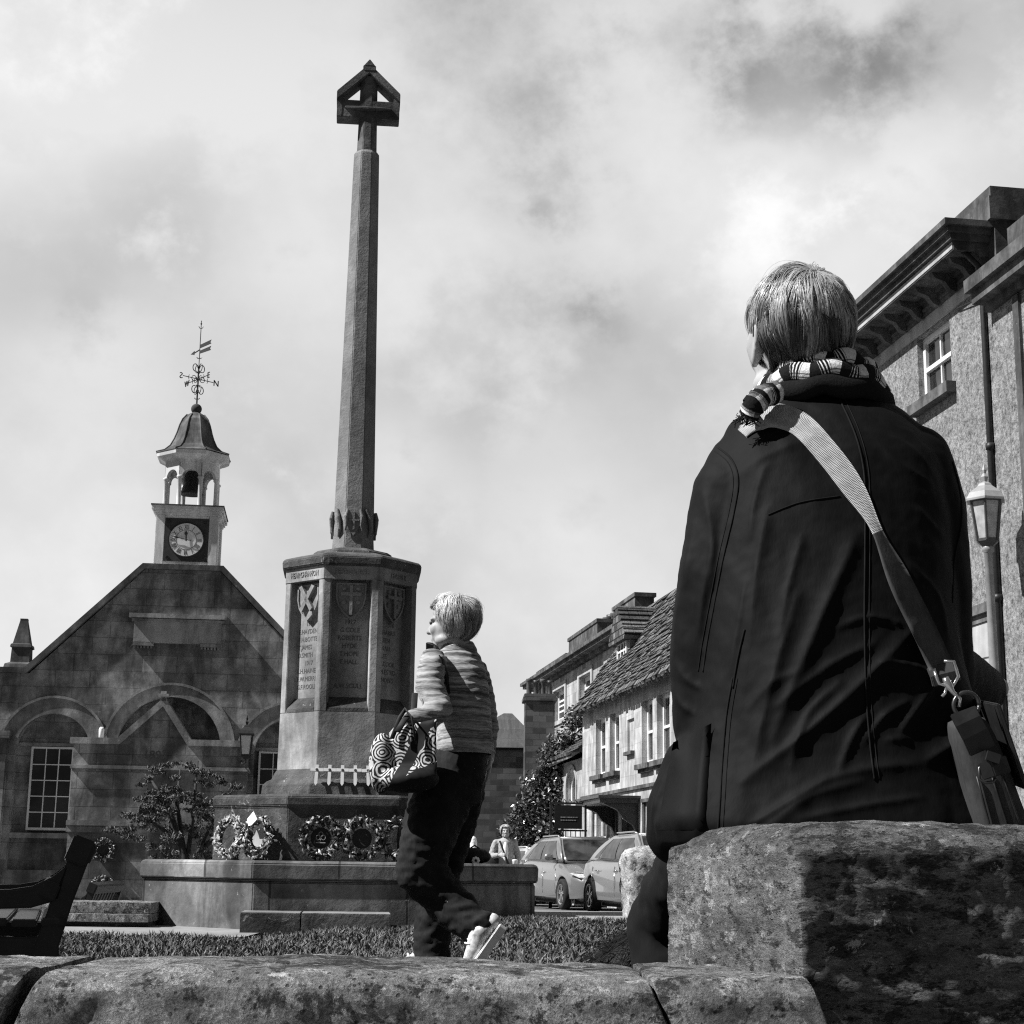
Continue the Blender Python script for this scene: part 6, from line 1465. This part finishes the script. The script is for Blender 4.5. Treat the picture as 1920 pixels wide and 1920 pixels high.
M_shoe = plain('grey_trainer', .55, .7, .5, 60); M_sole = plain('white_sole', .9, .5, .08, 20)
shoe(wom, at(936,1738,6.66), at(884,1811,6.635), .04, wo, M_shoe, M_sole, (-.80,-.16,.52))
fz = gz(-.35, 6.95)+.025
shoe(wom, V((-.27,6.99,fz)), V((-.47,6.93,fz)), .04, wo, M_shoe, M_sole, (0,0,1))
# her bag
wb = at(765, 1420, 6.60); tote = thing('patterned_bag', 'black and white swirl patterned shoulder bag carried by the walking woman', 'bag', wb)
bm_ = MB(); P = lambda x, y, d=0.0: at(x, y, 6.60+d)
bm_.hexa([P(724,1484,-.03), P(818,1478,-.06), P(812,1478,.14), P(722,1480,.14), P(742,1362,-.005), P(820,1350,-.03), P(816,1346,.08), P(748,1356,.09)])
bm_.ell(P(716,1432,.02), (.055,.07,.125)); bm_.ell(P(768,1462,-.03), (.12,.09,.055))
bme = blob(bm_, .007, 7, lambda p, n_: .006*noise.noise(p*14)); sub(bme, wb)
m, g = newmat('swirl_print'); o = obc(g); q = g.mapv(o, (1, .6, 1), (.3, .2, .4)); vd = g.voro(g.n('ShaderNodeVectorMath', {0: q, 1: g.mapv(g.comb(g.noise(o, 18, 2), g.noise(o, 21, 2), 0.0), (.03, .03, .03))}, operation='ADD').outputs[0], 15.0)
rg_ = g.mr(g.m('SINE', g.m('MULTIPLY', vd, 34.0)), -.1, .2, 0, 1); x, y, z = g.sep(o)
band = g.m('GREATER_THAN', g.m('ADD', z, g.m('ADD', g.m('MULTIPLY', x, -.55), g.m('MULTIPLY', g.noise(o, 9, 2), .05))), -.055)
band2 = g.m('LESS_THAN', g.m('ABSOLUTE', g.m('ADD', x, g.m('ADD', g.m('MULTIPLY', z, -.45), -.012))), .026)
pat = g.m('MULTIPLY', g.m('MULTIPLY', rg_, band), g.m('SUBTRACT', 1.0, band2))
finish(g, g.m('MULTIPLY', g.mr(pat, 0, 1, .012, .60), g.mr(g.noise(o, 40, 4), .3, .7, .6, 1.15)), .75, spec=.25); link('bag_body', bme, m, tote)
M_strap = plain('black_strap', .010, .7, .3, 30)
def flat(pts, w_, name, par, org, mat=M_strap, th=.004):
    mb = MB(); mb.tube(pts, w_, 8, th/w_); return mb.build(name, mat, par, True, org=org)
sc_ = caster(sme, wo)
flat([at(806,1235,6.95), sc_(806,1206,.006,6.8)[0], sc_(818,1212,.008,6.8)[0], sc_(830,1238,.008,6.8)[0], sc_(838,1266,.008,6.8)[0], sc_(842,1300,.004,6.8)[0]], .017, 'strap', tote, wb)
flat([P(778,1300,.08), P(776,1330,.03), P(758,1350,-.03), P(745,1372,-.05)], .013, 'strap', tote, wb)
flat([P(780,1395,-.06), P(772,1345,-.05), P(760,1330,-.02), P(750,1345,-.02), P(735,1385,-.03)], .010, 'handle', tote, wb)

# ------------------------------------------------------------------ DISTANT PEOPLE
def stander(label, px, ytop, D, facing, hairlen, jacket, top, hair_t, arms, seed):
    h = at(px, ytop, D); gzz = gz(h.x, D); H = h.z-gzz; k = H/1.66; b = V((h.x, D, gzz)); R = rot3(facing); T = lambda x, y, z: b + R @ V((x*k, y*k, z*k))
    p = thing('person', label, 'person', b); c = T(0, .02, 1.545)
    m_ = MB(); head_parts(m_, c, R, T(0,-.01,1.36), .05, k, False); m_.capsule(T(0,0,.95), T(0,0,1.28), .11*k, .12*k)
    sh = {s: T(s*.17, 0, 1.33) for s in (-1, 1)}
    for s in (-1, 1): m_.chain([T(s*.09,0,.9), T(s*.10,.02,.48), T(s*.10,0,.07)], [.075*k,.055*k,.04*k], 12); m_.capsule(T(s*.10,-.02,.035), T(s*.11,.13,.03), .035*k, .03*k); el, wr_ = (T(*q) for q in arms[s]); m_.chain([sh[s], el, wr_], [.04*k,.035*k,.026*k], 10); hand(m_, wr_, wr_-el, R @ V((s,0,.2)), k, .8, s)
    me = blob(m_, .008, 2); sub(me, b); link('body', me, M_skin, p); eyes(p, c, R, k, b)
    j = MB(); j.chain([T(0,0,1.30), T(0,0,1.15), T(0,.0,.86)], [.135*k,.15*k,.165*k], 20)
    for s in (-1, 1): el, wr_ = (T(*q) for q in arms[s]); j.chain([sh[s], el, el.lerp(wr_, .85)], [.066*k,.056*k,.045*k], 14)
    j.capsule(sh[-1], sh[1], .062*k, .062*k)
    me = blob(j, .010, 4, lambda q, n_: .010*noise.noise(V((q.x*12, q.y*12, q.z*7)))+.005*noise.noise(q*30)); sub(me, b); link('jacket', me, jacket, p)
    t = MB(); t.ell(T(0,.125,1.15), (.055*k,.06*k,.20*k), R); me = blob(t, .01, 1); sub(me, b); link('shirt', me, top, p)
    t = MB(); 
    for s in (-1, 1): t.chain([T(s*.08,0,.92), T(s*.10,.02,.48), T(s*.10,0,.10)], [.105*k,.085*k,.075*k], 14)
    me = blob(t, .012, 3); sub(me, b); link('trousers', me, M_jean, p)
    def kp(d): return not (d.y > .30 and d.z < .45) and not (d.y > .05 and d.z < -.25 and abs(d.x) < .5) and d.z > -.92
    strands('hair', p, c + R @ V((0,-.012*k,.015*k)), R, (.094*k,.108*k,.102*k), (0,.1,.99), 1500, hair_t, seed, .10*k, hairlen*k, kp, .16, .6, .003, None, 60, 7, b)
    return p, T, b, R, k
M_jack = fabric('pale_linen_jacket', .36, .3, 300, .9, 14); M_shirt = fabric('white_shirt', .75, .1, 300)
pA, T, b, R, k = stander('fair haired woman in open pale jacket holding a white cup by the cars', 948, 1546, 28.0, (.05, -1, 0), .20, M_jack, M_shirt, hairmat('blond_hair', .12, .62), {-1: ((-.24,-.02,1.06), (-.17,.20,.86)), 1: ((.27,.02,1.08), (.12,.20,1.10))}, 21)
MB().tube([T(.11,.10,1.36), T(.05,.175,1.2), T(-.03,.185,1.0), T(-.12,.15,.85)], .022, 8, .4).build('bag_strap', M_strap, pA, True, org=b)
mb = MB(); mb.ell(T(.24,.05,.95), (.14,.07,.15)); me = blob(mb, .012, 2); sub(me, b); hb_ = bpy.data.objects.new('handbag', me); COL.objects.link(hb_); me.materials.append(M_strap); hb_.location = b; tag(hb_, 'dark handbag hanging at the side of the fair haired woman', 'handbag')
cp = MB().lathe([(.035,0),(.045,.13),(.047,.135),(.047,.15),(.02,.155)], n=14).build('paper_cup', M_card, None, True); cp.location = T(-.17,.25,.86); tag(cp, 'white takeaway cup in the hand of the woman by the cars', 'cup')
pB, T2, b2, R2, k2 = stander('long haired person in a white shirt half hidden behind the walking woman', 880, 1540, 27.0, (-.75, -.35, 0), .34, M_shirt, M_shirt, hairmat('light_brown_hair', .12, .5), {-1: ((-.24,-.02,1.06), (-.2,.12,.86)), 1: ((.24,.0,1.06), (.2,.12,.86))}, 33)
# things left on the plinth
kb_ = V((-.25, 12.62, .478)); bk = thing('rucksack', 'rounded black rucksack set down on the right end of the memorial plinth', 'rucksack', kb_)
mb = MB(); mb.ell((0,0,.055), (.13,.09,.062)); mb.ell((-.05,.0,.05), (.085,.08,.055)); me = blob(mb, .007, 3, lambda p, n_: .006*noise.noise(p*22)); link('body', me, M_strap, bk)
MB().tube([(-.10,-.08,.03),(-.14,-.09,.015),(-.16,-.05,.01)], .012, 8).build('shoulder_strap', M_strap, bk, True); MB().tube([(-.03,-.01,.115),(0,-.01,.135),(.04,-.01,.11)], .006, 8).build('grab_handle', M_strap, bk, True)
fl = thing('paper_flower', 'small white paper flower with dark middle on the plinth edge', 'flower', (-.235, 12.42, .478)); mb = MB()
for i in range(8): a = i*math.pi/4; mb.ell((.02*math.cos(a), -.004, .022+.02*math.sin(a)), (.011,.004,.011), None, 8, 6)
mb.build('petals', M_card, fl, True); MB().ell((0,-.008,.022), (.009,.005,.009), None, 8, 6).build('flower_centre', M_dark, fl, True)
